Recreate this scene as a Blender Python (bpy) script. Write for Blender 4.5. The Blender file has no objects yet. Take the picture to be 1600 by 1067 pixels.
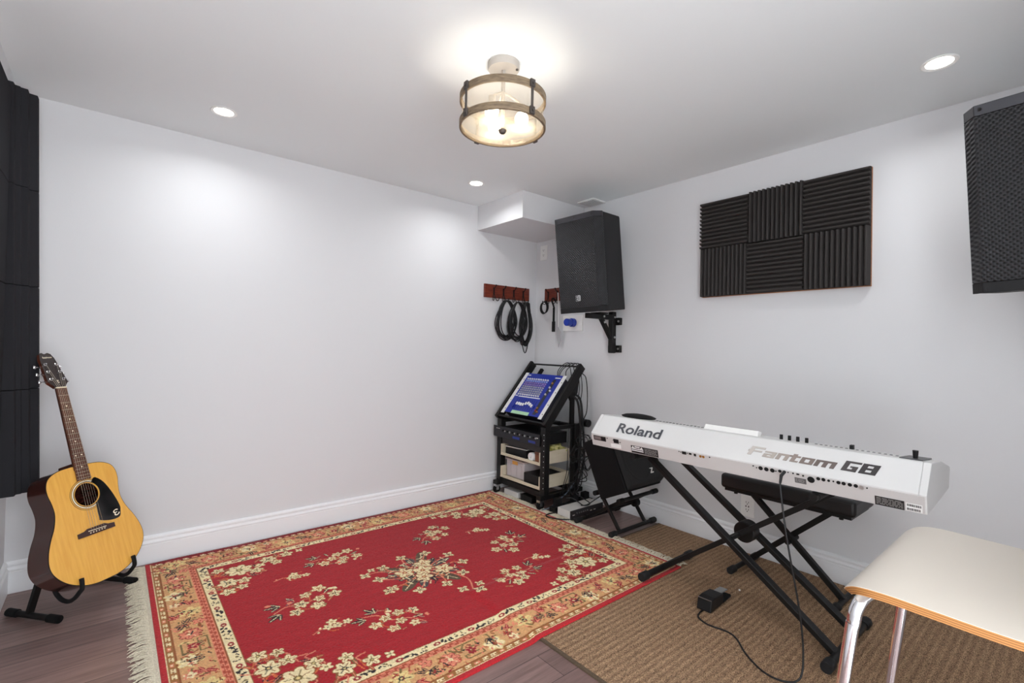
import bpy, bmesh, math, random
import numpy as np
from mathutils import Vector, Matrix

random.seed(7)
SC = bpy.context.scene
COL = SC.collection
PI = math.pi

# ------------------------------------------------------------------ camera, exposure
YAW, PITCH, ROLL = 0.6911, 0.0121, 0.0204
CAM = Vector((-2.989, -3.2803, 1.2133))
_F = Vector((math.cos(PITCH)*math.sin(YAW), math.cos(PITCH)*math.cos(YAW), math.sin(PITCH)))
_R = Vector((math.cos(YAW), -math.sin(YAW), 0))
_U = _R.cross(_F)
_R2 = _R*math.cos(ROLL) + _U*math.sin(ROLL)
_U2 = -_R*math.sin(ROLL) + _U*math.cos(ROLL)
cd = bpy.data.cameras.new('camera')
cd.sensor_width = 36
cd.lens = 753.335/1600*36
cd.clip_start = 0.02
cam = bpy.data.objects.new('camera', cd)
COL.objects.link(cam)
cam.matrix_world = Matrix(((_R2.x, _U2.x, -_F.x, CAM.x), (_R2.y, _U2.y, -_F.y, CAM.y), (_R2.z, _U2.z, -_F.z, CAM.z), (0, 0, 0, 1)))
SC.camera = cam
SC.view_settings.view_transform = 'Standard'
SC.view_settings.look = 'None'
SC.view_settings.gamma = 1
SC.view_settings.use_curve_mapping = False
SC.view_settings.exposure = 0.46
w = bpy.data.worlds.new('world')
SC.world = w
w.use_nodes = True
w.node_tree.nodes['Background'].inputs[0].default_value = (0.94, 0.965, 1, 1)
w.node_tree.nodes['Background'].inputs[1].default_value = 4.6  # added fill light, enters through the open part behind the camera
SC.cycles.max_bounces = 14
SC.cycles.diffuse_bounces = 8
SC.cycles.transparent_max_bounces = 16
POT_W = 2.6       # recessed lamps
BULB_W = 3.8      # bulbs of the drum ceiling lamp

H = 2.383         # ceiling height
XL = -3.362       # left wall
YF = -3.75        # wall behind the camera

# ------------------------------------------------------------------ helpers
def lin(c):
    return tuple(((v/255)/12.92 if v/255 <= 0.04045 else ((v/255+0.055)/1.055)**2.4) for v in c[:3])

def mat(name, col, rough=0.5, metal=0.0, spec=0.5, bump=None, noise=None, coat=0.0, emit=None, trans=0.0, ior=1.45):
    """Principled material; col in sRGB 0-255. bump=(scale,strength); noise=(scale, other colour, stretch xyz)"""
    m = bpy.data.materials.new(name)
    m.use_nodes = True
    nt = m.node_tree
    b = nt.nodes['Principled BSDF']
    b.inputs['Base Color'].default_value = (*lin(col), 1)
    b.inputs['Roughness'].default_value = rough
    b.inputs['Metallic'].default_value = metal
    b.inputs['Specular IOR Level'].default_value = spec
    b.inputs['Coat Weight'].default_value = coat
    b.inputs['Coat Roughness'].default_value = 0.08
    b.inputs['Transmission Weight'].default_value = trans
    b.inputs['IOR'].default_value = ior
    if emit:
        b.inputs['Emission Color'].default_value = (*lin(emit[0]), 1)
        b.inputs['Emission Strength'].default_value = emit[1]
    if bump or noise:
        tc = nt.nodes.new('ShaderNodeTexCoord')
    if noise:
        mp = nt.nodes.new('ShaderNodeMapping')
        mp.inputs['Scale'].default_value = noise[2] if len(noise) > 2 else (1, 1, 1)
        nz = nt.nodes.new('ShaderNodeTexNoise')
        nz.inputs['Scale'].default_value = noise[0]
        nz.inputs['Detail'].default_value = 6
        mx = nt.nodes.new('ShaderNodeMix')
        mx.data_type = 'RGBA'
        mx.inputs[6].default_value = (*lin(col), 1)
        mx.inputs[7].default_value = (*lin(noise[1]), 1)
        rp = nt.nodes.new('ShaderNodeMapRange')
        rp.inputs[1].default_value = 0.35
        rp.inputs[2].default_value = 0.65
        nt.links.new(tc.outputs['Object'], mp.inputs[0])
        nt.links.new(mp.outputs[0], nz.inputs['Vector'])
        nt.links.new(nz.outputs['Fac'], rp.inputs[0])
        nt.links.new(rp.outputs[0], mx.inputs[0])
        nt.links.new(mx.outputs[2], b.inputs['Base Color'])
    if bump:
        n2 = nt.nodes.new('ShaderNodeTexNoise')
        n2.inputs['Scale'].default_value = bump[0]
        n2.inputs['Detail'].default_value = 3
        bp = nt.nodes.new('ShaderNodeBump')
        bp.inputs['Strength'].default_value = bump[1]
        bp.inputs['Distance'].default_value = 0.01
        nt.links.new(tc.outputs['Object'], n2.inputs['Vector'])
        nt.links.new(n2.outputs['Fac'], bp.inputs['Height'])
        nt.links.new(bp.outputs[0], b.inputs['Normal'])
    return m

def spline(pts, sub=8, closed=False):
    """Catmull-Rom through pts"""
    P = [Vector(p) for p in pts]
    n = len(P)
    out = []
    for i in range(n if closed else n-1):
        p0 = P[(i-1) % n] if (closed or i > 0) else P[0]*2-P[1]
        p1 = P[i]
        p2 = P[(i+1) % n]
        p3 = P[(i+2) % n] if (closed or i+2 < n) else P[n-1]*2-P[n-2]
        for k in range(sub):
            t = k/sub
            out.append(0.5*((2*p1)+(p2-p0)*t+(2*p0-5*p1+4*p2-p3)*t*t+(3*p1-p0-3*p2+p3)*t**3))
    if not closed:
        out.append(P[-1])
    return out

class MB:
    def __init__(s):
        s.bm = bmesh.new()
    def box(s, c, d, R=None):
        c = Vector(c)
        vs = []
        for x in (-.5, .5):
            for y in (-.5, .5):
                for z in (-.5, .5):
                    v = Vector((x*d[0], y*d[1], z*d[2]))
                    if R is not None:
                        v = R @ v
                    vs.append(s.bm.verts.new(c+v))
        for f in ((0, 1, 3, 2), (4, 6, 7, 5), (0, 4, 5, 1), (2, 3, 7, 6), (0, 2, 6, 4), (1, 5, 7, 3)):
            s.bm.faces.new([vs[i] for i in f])
        return s
    def b2(s, lo, hi):
        return s.box([(a+b)/2 for a, b in zip(lo, hi)], [abs(b-a) for a, b in zip(lo, hi)])
    def prism(s, poly, vec, cap=True):
        vec = Vector(vec)
        a = [s.bm.verts.new(Vector(p)) for p in poly]
        b = [s.bm.verts.new(Vector(p)+vec) for p in poly]
        n = len(a)
        for i in range(n):
            s.bm.faces.new((a[i], a[(i+1) % n], b[(i+1) % n], b[i]))
        if cap:
            s.bm.faces.new(a[::-1])
            s.bm.faces.new(b)
        return s
    def bar(s, p0, p1, w, t, up=(0, 0, 1)):
        """box bar from p0 to p1, w across, t along up"""
        p0, p1 = Vector(p0), Vector(p1)
        d = (p1-p0)
        L = d.length
        d.normalize()
        u = Vector(up)
        x = d.cross(u).normalized()
        u = x.cross(d)
        R = Matrix((x, d, u)).transposed()
        return s.box((p0+p1)/2, (w, L, t), R)
    def tube(s, pts, r, n=8, closed=False):
        P = [Vector(p) for p in pts]
        m = len(P)
        rings = []
        T0 = None
        for i in range(m):
            if closed:
                T = (P[(i+1) % m]-P[i-1]).normalized()
            else:
                T = (P[min(i+1, m-1)]-P[max(i-1, 0)]).normalized()
            if T0 is None:
                a = Vector((0, 0, 1)) if abs(T.z) < .9 else Vector((1, 0, 0))
                N = T.cross(a).normalized()
            else:
                N = (N - T*N.dot(T)).normalized()
            T0 = T
            B = T.cross(N)
            rr = r[i] if isinstance(r, (list, tuple)) else r
            rings.append([s.bm.verts.new(P[i]+(N*math.cos(2*PI*k/n)+B*math.sin(2*PI*k/n))*rr) for k in range(n)])
        for i in range(m if closed else m-1):
            a, b = rings[i], rings[(i+1) % m]
            off = 0
            if closed and i == m-1:
                off = min(range(n), key=lambda o: sum((a[k].co-b[(k+o) % n].co).length for k in range(n)))
            for k in range(n):
                s.bm.faces.new((a[k], a[(k+1) % n], b[(k+1+off) % n], b[(k+off) % n]))
        if not closed:
            s.bm.faces.new(rings[0][::-1])
            s.bm.faces.new(rings[-1])
        return s
    def cyl(s, p0, p1, r, r1=None, n=20):
        return s.tube([p0, p1], [r, r if r1 is None else r1], n)
    def lathe(s, prof, c=(0, 0, 0), n=40, ax=None, closed=False):
        """prof: (radius, height); ax: 3x3 matrix, columns x,y,axis"""
        c = Vector(c)
        rings = []
        for (r, z) in prof:
            ring = []
            if r < 1e-6:
                v = Vector((0, 0, z))
                ring = [s.bm.verts.new(c+(ax @ v if ax is not None else v))]
            else:
                for k in range(n):
                    v = Vector((r*math.cos(2*PI*k/n), r*math.sin(2*PI*k/n), z))
                    ring.append(s.bm.verts.new(c+(ax @ v if ax is not None else v)))
            rings.append(ring)
        m = len(rings)
        for i in range(m if closed else m-1):
            a, b = rings[i], rings[(i+1) % m]
            if len(a) == 1 and len(b) == 1:
                continue
            for k in range(n):
                if len(a) == 1:
                    s.bm.faces.new((a[0], b[(k+1) % n], b[k]))
                elif len(b) == 1:
                    s.bm.faces.new((a[k], a[(k+1) % n], b[0]))
                else:
                    s.bm.faces.new((a[k], a[(k+1) % n], b[(k+1) % n], b[k]))
        return s
    def ball(s, c, r, n=14, sc=(1, 1, 1)):
        prof = [(math.sin(PI*i/n)*1.0, -math.cos(PI*i/n)) for i in range(n+1)]
        prof[0] = (0, -1)
        prof[-1] = (0, 1)
        S = Matrix.Diagonal((r*sc[0], r*sc[1], r*sc[2]))
        return s.lathe(prof, c, 2*n, S)
    def build(s, name, m, parent=None, smooth=True, bevel=0, seg=2, M=None, ang=35):
        me = bpy.data.meshes.new(name)
        bmesh.ops.recalc_face_normals(s.bm, faces=s.bm.faces)
        if M is not None:
            s.bm.transform(M)
        s.bm.to_mesh(me)
        s.bm.free()
        for p in me.polygons:
            p.use_smooth = smooth
        if smooth:
            me.set_sharp_from_angle(angle=math.radians(ang))
        if m is not None:
            me.materials.append(m)
        o = bpy.data.objects.new(name, me)
        COL.objects.link(o)
        if parent is not None:
            o.parent = parent
        if bevel:
            b = o.modifiers.new('bevel', 'BEVEL')
            b.width = bevel
            b.segments = seg
            b.limit_method = 'ANGLE'
            b.angle_limit = math.radians(40)
            b.harden_normals = False
        return o

def tag(o, label=None, cat=None, group=None, kind=None):
    if label: o['label'] = label
    if cat: o['category'] = cat
    if group: o['group'] = group
    if kind: o['kind'] = kind
    return o

def thing(name, label, cat, loc=(0, 0, 0), R=None, group=None):
    o = bpy.data.objects.new(name, None)
    o.empty_display_size = 0.05
    COL.objects.link(o)
    M = (R.to_4x4() if R is not None else Matrix.Identity(4))
    M.translation = Vector(loc)
    o.matrix_world = M
    return tag(o, label, cat, group)

def dup(o, parent=None):
    c = o.copy()
    COL.objects.link(c)
    if parent is not None:
        c.parent = parent
    for ch in list(o.children):
        dup(ch, c)
    return c

def struct(o):
    o['kind'] = 'structure'
    return o

def cols(x, y, z):
    return Matrix((x, y, z)).transposed()

def text(name, body, size, m, parent, M, width=None, shear=0.0, ext=0.0006, height=None, bold=0.0):
    cu = bpy.data.curves.new(name, 'FONT')
    cu.body = body
    cu.size = size
    cu.shear = shear
    cu.extrude = ext
    cu.offset = bold
    t = bpy.data.objects.new(name, cu)
    COL.objects.link(t)
    dg = bpy.context.evaluated_depsgraph_get()
    me = bpy.data.meshes.new_from_object(t.evaluated_get(dg))
    bpy.data.objects.remove(t)
    xs = [v.co.x for v in me.vertices]
    ys = [v.co.y for v in me.vertices]
    sx = width/(max(xs)-min(xs)) if width else 1
    sy = height/(max(ys)-min(ys)) if height else sx
    me.transform(Matrix.Translation((-min(xs)*sx, -min(ys)*sy, 0)) @ Matrix.Diagonal((sx, sy, 1, 1)))
    me.transform(M)
    me.materials.clear()
    me.materials.append(m)
    o = bpy.data.objects.new(name, me)
    COL.objects.link(o)
    o.parent = parent
    return o

def frame4(o, x, y, z):
    M = cols(Vector(x), Vector(y), Vector(z)).to_4x4()
    M.translation = Vector(o)
    return M

# ------------------------------------------------------------------ shared materials
M_black = mat('black_paint', (19, 19, 20), 0.5, spec=.35, bump=(400, .1))
M_blackmetal = mat('black_powder_coat', (17, 16, 16), 0.48, spec=.35)
M_rubber = mat('black_rubber', (16, 16, 17), 0.75, spec=.3)
M_cable = mat('black_cable', (18, 18, 20), 0.5)
M_chrome = mat('chrome', (225, 225, 228), 0.08, 1.0)
M_steel = mat('bright_steel', (190, 190, 192), 0.3, 1.0)
M_white = mat('white_plastic', (236, 236, 234), 0.4)
M_dark = mat('dark_hole', (10, 10, 11), 0.7)
M_silver = mat('silver_print', (215, 213, 208), 0.5)
# ------------------------------------------------------------------ room
M_wall = mat('wall_paint', (217, 218, 220), 0.6, spec=.3, bump=(180, .03))
M_ceil = mat('ceiling_paint', (234, 238, 239), 0.75, spec=.2, bump=(120, .03))
M_trim = mat('trim_paint', (236, 238, 240), 0.35)

def floor_mat():
    m = bpy.data.materials.new('laminate_planks')
    m.use_nodes = True
    nt = m.node_tree
    b = nt.nodes['Principled BSDF']
    b.inputs['Roughness'].default_value = 0.38
    tc = nt.nodes.new('ShaderNodeTexCoord')
    br = nt.nodes.new('ShaderNodeTexBrick')
    br.offset = 0.37
    br.inputs['Scale'].default_value = 1
    br.inputs['Brick Width'].default_value = 1.22
    br.inputs['Row Height'].default_value = 0.145
    br.inputs['Mortar Size'].default_value = 0.0012
    br.inputs['Mortar Smooth'].default_value = 0.1
    br.inputs['Bias'].default_value = 0
    br.inputs['Color1'].default_value = (*lin((146, 121, 115)), 1)
    br.inputs['Color2'].default_value = (*lin((122, 100, 95)), 1)
    br.inputs['Mortar'].default_value = (*lin((52, 40, 38)), 1)
    mp = nt.nodes.new('ShaderNodeMapping')
    mp.inputs['Scale'].default_value = (1.6, 26, 1)
    nz = nt.nodes.new('ShaderNodeTexNoise')
    nz.inputs['Scale'].default_value = 2.2
    nz.inputs['Detail'].default_value = 8
    nz.inputs['Roughness'].default_value = .65
    rp = nt.nodes.new('ShaderNodeValToRGB')
    rp.color_ramp.elements[0].position = 0.3
    rp.color_ramp.elements[0].color = (0.55, 0.5, 0.5, 1)
    rp.color_ramp.elements[1].position = 0.7
    rp.color_ramp.elements[1].color = (1.25, 1.2, 1.2, 1)
    mx = nt.nodes.new('ShaderNodeMix')
    mx.data_type = 'RGBA'
    mx.blend_type = 'MULTIPLY'
    mx.inputs[0].default_value = 0.8
    L = nt.links.new
    L(tc.outputs['Object'], br.inputs['Vector'])
    L(tc.outputs['Object'], mp.inputs[0])
    L(mp.outputs[0], nz.inputs['Vector'])
    L(nz.outputs['Fac'], rp.inputs[0])
    L(br.outputs['Color'], mx.inputs[6])
    L(rp.outputs[0], mx.inputs[7])
    L(mx.outputs[2], b.inputs['Base Color'])
    bp = nt.nodes.new('ShaderNodeBump')
    bp.inputs['Strength'].default_value = .15
    bp.inputs['Distance'].default_value = .002
    L(nz.outputs['Fac'], bp.inputs['Height'])
    L(bp.outputs[0], b.inputs['Normal'])
    return m

T = 0.1
struct(MB().b2((XL-T, YF-T, -T), (T, T, 0)).build('floor', floor_mat(), smooth=False))
struct(MB().b2((XL-T, YF-T, H), (T, T, H+T)).build('ceiling', M_ceil, smooth=False))
struct(MB().b2((XL-T, 0, 0), (T, T, H)).build('wall_back', M_wall, smooth=False))
struct(MB().b2((0, YF, 0), (T, 0, H)).build('wall_right', M_wall, smooth=False))
struct(MB().b2((XL-T, YF, 0), (XL, 0, H)).build('wall_left', M_wall, smooth=False))
struct(MB().b2((-1.80, YF-T, 0), (T, YF, H)).build('wall_front', M_wall, smooth=False))  # cut short: the gap is added to let the world fill light in
# boxed-in bulkhead in the corner
struct(MB().b2((-.671, -.5725, H-.203), (-.001, -.001, H-.001)).build('trim_1', M_wall, smooth=False))

def baseboard(name, p0, p1, nrm):
    """profile swept from p0 to p1; nrm points into the room"""
    prof = [(0, 0), (.017, 0), (.017, .098), (.0145, .101), (.0145, .104), (.019, .107), (.019, .113), (.012, .120), (.011, .126), (.015, .131), (.015, .139), (.010, .146), (.004, .149), (0, .149)]
    p0, p1, nrm = Vector(p0), Vector(p1), Vector(nrm)
    mb = MB()
    mb.prism([p0+nrm*d+Vector((0, 0, z)) for d, z in prof], p1-p0)
    return struct(mb.build(name, M_trim, smooth=False))
baseboard('baseboard_back', (XL, -.0005, 0.0005), (0, -.0005, 0.0005), (0, -1, 0))
baseboard('baseboard_right', (-.0005, 0, 0.0005), (-.0005, YF, 0.0005), (-1, 0, 0))
baseboard('baseboard_left', (XL+.0005, 0, 0.0005), (XL+.0005, YF, 0.0005), (1, 0, 0))

# ------------------------------------------------------------------ recessed lamps
M_lens = mat('lamp_lens', (255, 250, 240), 0.5, emit=((255, 248, 238), 9))
def pot(x, y, label):
    t = thing('recessed_light', label, 'ceiling light', (x, y, H), group='recessed lamps in the ceiling')
    MB().lathe([(.044, -.001), (.058, -.001), (.060, -.004), (.056, -.007), (.044, -.004)], n=40, closed=True).build('trim_ring', M_white, t)
    MB().lathe([(0, -.0045), (.030, -.0045), (.0438, -.002), (.0438, -.001), (0, -.001)], n=40).build('lens', M_lens, t)
    ld = bpy.data.lights.new('lamp', 'AREA')
    ld.shape = 'DISK'
    ld.size = .085
    ld.energy = POT_W
    ld.spread = math.radians(158)
    ld.color = (.97, .985, 1)
    lo = bpy.data.objects.new('lamp', ld)
    COL.objects.link(lo)
    lo.parent = t
    lo.location = (0, 0, -.009)
pot(-2.582, -.453, 'small round recessed ceiling lamp above the guitar side of the back wall')
pot(-1.014, -.455, 'small round recessed ceiling lamp beside the boxed-in corner bulkhead')
pot(-.481, -2.882, 'small round recessed ceiling lamp above the large wall speaker at the right edge')

# ------------------------------------------------------------------ drum ceiling lamp
def glass_mat(name, tint, gloss, white):
    """thin seeded glass: mostly clear, a little gloss, a little milky"""
    m = bpy.data.materials.new(name)
    m.use_nodes = True
    nt = m.node_tree
    for n in list(nt.nodes):
        if n.type != 'OUTPUT_MATERIAL': nt.nodes.remove(n)
    out = nt.nodes['Material Output']
    tr = nt.nodes.new('ShaderNodeBsdfTransparent')
    tr.inputs[0].default_value = (*tint, 1)
    gl = nt.nodes.new('ShaderNodeBsdfGlossy')
    gl.inputs['Roughness'].default_value = .12
    tl = nt.nodes.new('ShaderNodeBsdfTranslucent')
    tl.inputs[0].default_value = (.9, .87, .8, 1)
    tc = nt.nodes.new('ShaderNodeTexCoord')
    nz = nt.nodes.new('ShaderNodeTexNoise')
    nz.inputs['Scale'].default_value = 60
    bp = nt.nodes.new('ShaderNodeBump')
    bp.inputs['Strength'].default_value = .5
    bp.inputs['Distance'].default_value = .003
    m1 = nt.nodes.new('ShaderNodeMixShader')
    m1.inputs[0].default_value = gloss
    m2 = nt.nodes.new('ShaderNodeMixShader')
    m2.inputs[0].default_value = white
    L = nt.links.new
    L(tc.outputs['Object'], nz.inputs['Vector'])
    L(nz.outputs['Fac'], bp.inputs['Height'])
    L(bp.outputs[0], gl.inputs['Normal'])
    L(tr.outputs[0], m1.inputs[1])
    L(gl.outputs[0], m1.inputs[2])
    L(m1.outputs[0], m2.inputs[1])
    L(tl.outputs[0], m2.inputs[2])
    L(m2.outputs[0], out.inputs[0])
    return m
M_glass = glass_mat('seeded_glass', (.97, .96, .94), .05, .06)
M_diff = glass_mat('diffuser_glass', (.93, .91, .88), .05, .22)
M_ringwood = mat('weathered_wood', (136, 118, 94), .6, noise=(30, (104, 88, 70), (1, 1, 6)))
M_bronze = mat('aged_bronze', (84, 78, 74), .45, .5)
M_canopy = mat('canopy_paint', (176, 170, 163), .5)
def drum_light():
    cx, cy = -1.772, -1.719
    t = thing('drum_ceiling_light', 'drum ceiling lamp with two wooden hoops and glass shade', 'ceiling light', (cx, cy, H))
    z = lambda v: v-H
    MB().lathe([(0, 0), (.066, 0), (.066, -.022), (.062, -.028), (0, -.028)], n=40).build('canopy', M_canopy, t)
    k = MB()
    k.cyl((.035, -.045, -.026), (.035, -.045, -.032), .006, n=10)
    k.build('canopy_screw', M_bronze, t)
    MB().cyl((0, 0, -.026), (0, 0, z(2.118)), .008, n=12).build('stem', M_canopy, t)
    R = .178
    def hoop(z0, z1):
        return MB().lathe([(R-.009, z0), (R, z0), (R, z1), (R-.009, z1)], n=72, closed=True).build('hoop', M_ringwood, t, bevel=.0015)
    hoop(z(2.110), z(2.138))
    hoop(z(2.214), z(2.243))
    MB().lathe([(R-.012, z(2.116)), (R-.0105, z(2.116)), (R-.0105, z(2.238)), (R-.012, z(2.238))], n=72, closed=True).build('glass_shade', M_glass, t)
    MB().lathe([(0, z(2.113)), (.1, z(2.1135)), (R-.0125, z(2.1165)), (R-.0125, z(2.119)), (0, z(2.116))], n=72).build('diffuser', M_diff, t)
    MB().lathe([(0, -.016), (.010, -.014), (.016, -.006), (.017, 0), (.010, .004), (0, .004)], (0, 0, z(2.108)), n=24).build('finial', M_bronze, t)
    for a in (25, 115, 205, 295):
        a = math.radians(a-25)
        c, s = math.cos(a), math.sin(a)
        Rm = Matrix.Rotation(a, 3, 'Z')
        b = MB()
        b.box((c*(R+.004), s*(R+.004), z(2.176)), (.005, .011, .118), Rm)
        for zz in (2.124, 2.2285):
            b.box((c*(R+.005), s*(R+.005), z(zz)), (.009, .022, .030), Rm)
        b.build('strap', M_bronze, t, bevel=.001)
        for zz in (2.124, 2.2285):
            MB().cyl((c*(R+.009), s*(R+.009), z(zz)), (c*(R+.014), s*(R+.014), z(zz)), .005, n=10).build('bolt', M_bronze, t)
    for i in range(3):
        a = math.radians(78+120*i)
        c, s = math.cos(a), math.sin(a)
        MB().tube(spline([(c*.008, s*.008, z(2.262)), (c*.05, s*.05, z(2.235)), (c*.078, s*.078, z(2.212))], 4), .005, 8).build('socket_arm', M_canopy, t)
        sk = MB()
        sk.cyl((c*.078, s*.078, z(2.214)), (c*.078, s*.078, z(2.182)), .014, n=16)
        sk.build('socket', M_canopy, t)
        MB().ball((c*.078, s*.078, z(2.153)), .028, 10, (1, 1, 1.1)).build('bulb', mat('bulb_glow', (255, 240, 215), .4, emit=((255, 236, 205), 14)), t)
        ld = bpy.data.lights.new('bulb_lamp', 'POINT')
        ld.energy = BULB_W
        ld.shadow_soft_size = .03
        ld.color = (1, .985, .95)
        lo = bpy.data.objects.new('bulb_lamp', ld)
        COL.objects.link(lo)
        lo.parent = t
        lo.location = (c*.078, s*.078, z(2.153))
    return t
drum_light()

# ------------------------------------------------------------------ ceiling vent
t = thing('ceiling_vent', 'small white square ceiling vent above the corner speaker', 'vent', (-.085, -.725, H))
MB().b2((-.075, -.085, -.012), (.075, .085, 0)).build('vent_frame', M_white, t, bevel=.003)
g = MB()
for i in range(7):
    g.box((0, -.06+i*.02, -.014), (.12, .012, .004), Matrix.Rotation(.3, 3, 'X'))
tag(g.build('grille', mat('vent_grey', (196, 196, 196), .5), t), kind=None)
# ------------------------------------------------------------------ jute rug
def jute_mat():
    m = bpy.data.materials.new('jute_weave')
    m.use_nodes = True
    nt = m.node_tree
    b = nt.nodes['Principled BSDF']
    b.inputs['Roughness'].default_value = .95
    b.inputs['Specular IOR Level'].default_value = .1
    L = nt.links.new
    tc = nt.nodes.new('ShaderNodeTexCoord')
    wv = nt.nodes.new('ShaderNodeTexWave')
    wv.bands_direction = 'Y'
    wv.inputs['Scale'].default_value = 2*PI/(.028*20)
    wv.inputs['Distortion'].default_value = 1.6
    wv.inputs['Detail'].default_value = 2
    wv.inputs['Detail Scale'].default_value = 12
    mp = nt.nodes.new('ShaderNodeMapping')
    mp.inputs['Rotation'].default_value = (0, 0, .6)
    mp.inputs['Scale'].default_value = (1, 3, 1)
    nz = nt.nodes.new('ShaderNodeTexNoise')
    nz.inputs['Scale'].default_value = 190
    nz.inputs['Detail'].default_value = 3
    r1 = nt.nodes.new('ShaderNodeValToRGB')
    r1.color_ramp.elements[0].color = (*lin((136, 112, 91)), 1)
    r1.color_ramp.elements[1].color = (*lin((154, 129, 104)), 1)
    r2 = nt.nodes.new('ShaderNodeValToRGB')
    r2.color_ramp.elements[0].position = .33
    r2.color_ramp.elements[0].color = (.28, .26, .24, 1)
    r2.color_ramp.elements[1].position = .66
    r2.color_ramp.elements[1].color = (1.9, 1.82, 1.74, 1)
    mx = nt.nodes.new('ShaderNodeMix')
    mx.data_type = 'RGBA'
    mx.blend_type = 'MULTIPLY'
    mx.inputs[0].default_value = 1
    L(tc.outputs['Object'], wv.inputs['Vector'])
    L(tc.outputs['Object'], mp.inputs[0])
    L(mp.outputs[0], nz.inputs['Vector'])
    L(wv.outputs['Fac'], r1.inputs[0])
    L(nz.outputs['Fac'], r2.inputs[0])
    L(r1.outputs[0], mx.inputs[6])
    L(r2.outputs[0], mx.inputs[7])
    L(mx.outputs[2], b.inputs['Base Color'])
    ad = nt.nodes.new('ShaderNodeMath')
    ad.operation = 'MULTIPLY_ADD'
    ad.inputs[1].default_value = .4
    L(nz.outputs['Fac'], ad.inputs[0])
    L(wv.outputs['Fac'], ad.inputs[2])
    bp = nt.nodes.new('ShaderNodeBump')
    bp.inputs['Strength'].default_value = .7
    bp.inputs['Distance'].default_value = .006
    L(ad.outputs[0], bp.inputs['Height'])
    L(bp.outputs[0], b.inputs['Normal'])
    return m
jr = thing('jute_rug', 'coarse ribbed brown woven rug under the keyboard stand', 'rug', (-.8, -2.4, 0))
MB().b2((-.785, -1.22, .0005), (.775, 1.045, .008)).build('weave', jute_mat(), jr, smooth=False)
ed = mat('jute_edge_tape', (104, 88, 70), .9, noise=(300, (80, 66, 52)))
MB().b2((-.797, -1.22, .0003), (-.783, 1.045, .0088)).build('edge_binding', ed, jr, smooth=False)
MB().b2((-.797, 1.043, .0003), (.775, 1.057, .0088)).build('edge_binding', ed, jr, smooth=False)

# ------------------------------------------------------------------ red rug: pattern woven as colours of the pile
RW, RH = 2.30, 1.775
RX, RY = -2.83, -.045          # far left corner
PX = 0.0032
NX, NY = int(RW/PX)+1, int(RH/PX)+1
XX, YY = np.meshgrid(np.linspace(0, RW, NX), np.linspace(0, RH, NY))
CV = np.zeros((NY, NX, 3))
rng = np.random.default_rng(3)
C_RED = (164, 30, 38); C_OUT = (178, 40, 46); C_TAN = (210, 160, 110); C_GOLD = (160, 108, 60)
C_CREAM = (236, 218, 172); C_STRIPE = (172, 74, 52); C_DK = (42, 32, 38); C_BR = (146, 84, 46)
C_YEL = (226, 202, 138); C_PINK = (222, 136, 108); C_DRED = (150, 36, 44); C_OLIVE = (120, 100, 60); C_ORANGE = (206, 104, 62)

def win(cx, cy, r):
    i0, i1 = max(0, int((cx-r)/PX)), min(NX, int((cx+r)/PX)+2)
    j0, j1 = max(0, int((cy-r)/PX)), min(NY, int((cy+r)/PX)+2)
    return slice(j0, j1), slice(i0, i1)
def ell(cx, cy, rx, ry, rot, col):
    s = win(cx, cy, max(rx, ry)+.01)
    x, y = XX[s]-cx, YY[s]-cy
    c, n = math.cos(rot), math.sin(rot)
    q = ((x*c+y*n)/rx)**2+((-x*n+y*c)/ry)**2 < 1
    CV[s][q] = col
def seg(x0, y0, x1, y1, w, col):
    cx, cy = (x0+x1)/2, (y0+y1)/2
    L = math.hypot(x1-x0, y1-y0)
    s = win(cx, cy, L/2+w+.01)
    dx, dy = (x1-x0)/(L+1e-9), (y1-y0)/(L+1e-9)
    x, y = XX[s]-x0, YY[s]-y0
    t = np.clip(x*dx+y*dy, 0, L)
    q = (x-t*dx)**2+(y-t*dy)**2 < (w/2)**2
    CV[s][q] = col
def curve(pts, w, col):
    P = spline([(a, b, 0) for a, b in pts], 6)
    for a, b in zip(P, P[1:]):
        seg(a.x, a.y, b.x, b.y, w, col)
def flower(cx, cy, r, col=C_CREAM, eye=C_DK, n=5, rot=0, line=C_BR):
    for k in range(n):
        a = rot+2*PI*k/n
        ell(cx+math.cos(a)*r*.58, cy+math.sin(a)*r*.58, r*.56, r*.40, a, line)
    for k in range(n):
        a = rot+2*PI*k/n
        ell(cx+math.cos(a)*r*.58, cy+math.sin(a)*r*.58, r*.46, r*.31, a, col)
    if r > .024:
        for k in range(n):
            a = rot+2*PI*k/n+.1
            seg(cx+math.cos(a)*r*.3, cy+math.sin(a)*r*.3, cx+math.cos(a)*r*.75, cy+math.sin(a)*r*.75, .0036, eye if k % 2 else line)
    ell(cx, cy, r*.26, r*.26, 0, eye)
    ell(cx, cy, r*.12, r*.12, 0, C_YEL)
def leaf(cx, cy, L, rot, col, vein=None):
    ell(cx+math.cos(rot)*L/2, cy+math.sin(rot)*L/2, L/2, L*.17, rot, col)
    if vein: seg(cx, cy, cx+math.cos(rot)*L*.9, cy+math.sin(rot)*L*.9, .004, vein)
def leaves(cx, cy, L, rot, col=C_DK, vein=C_CREAM):
    for d in (-.7, 0, .7):
        leaf(cx, cy, L*(1 if d == 0 else .75), rot+d, col, vein)
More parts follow.
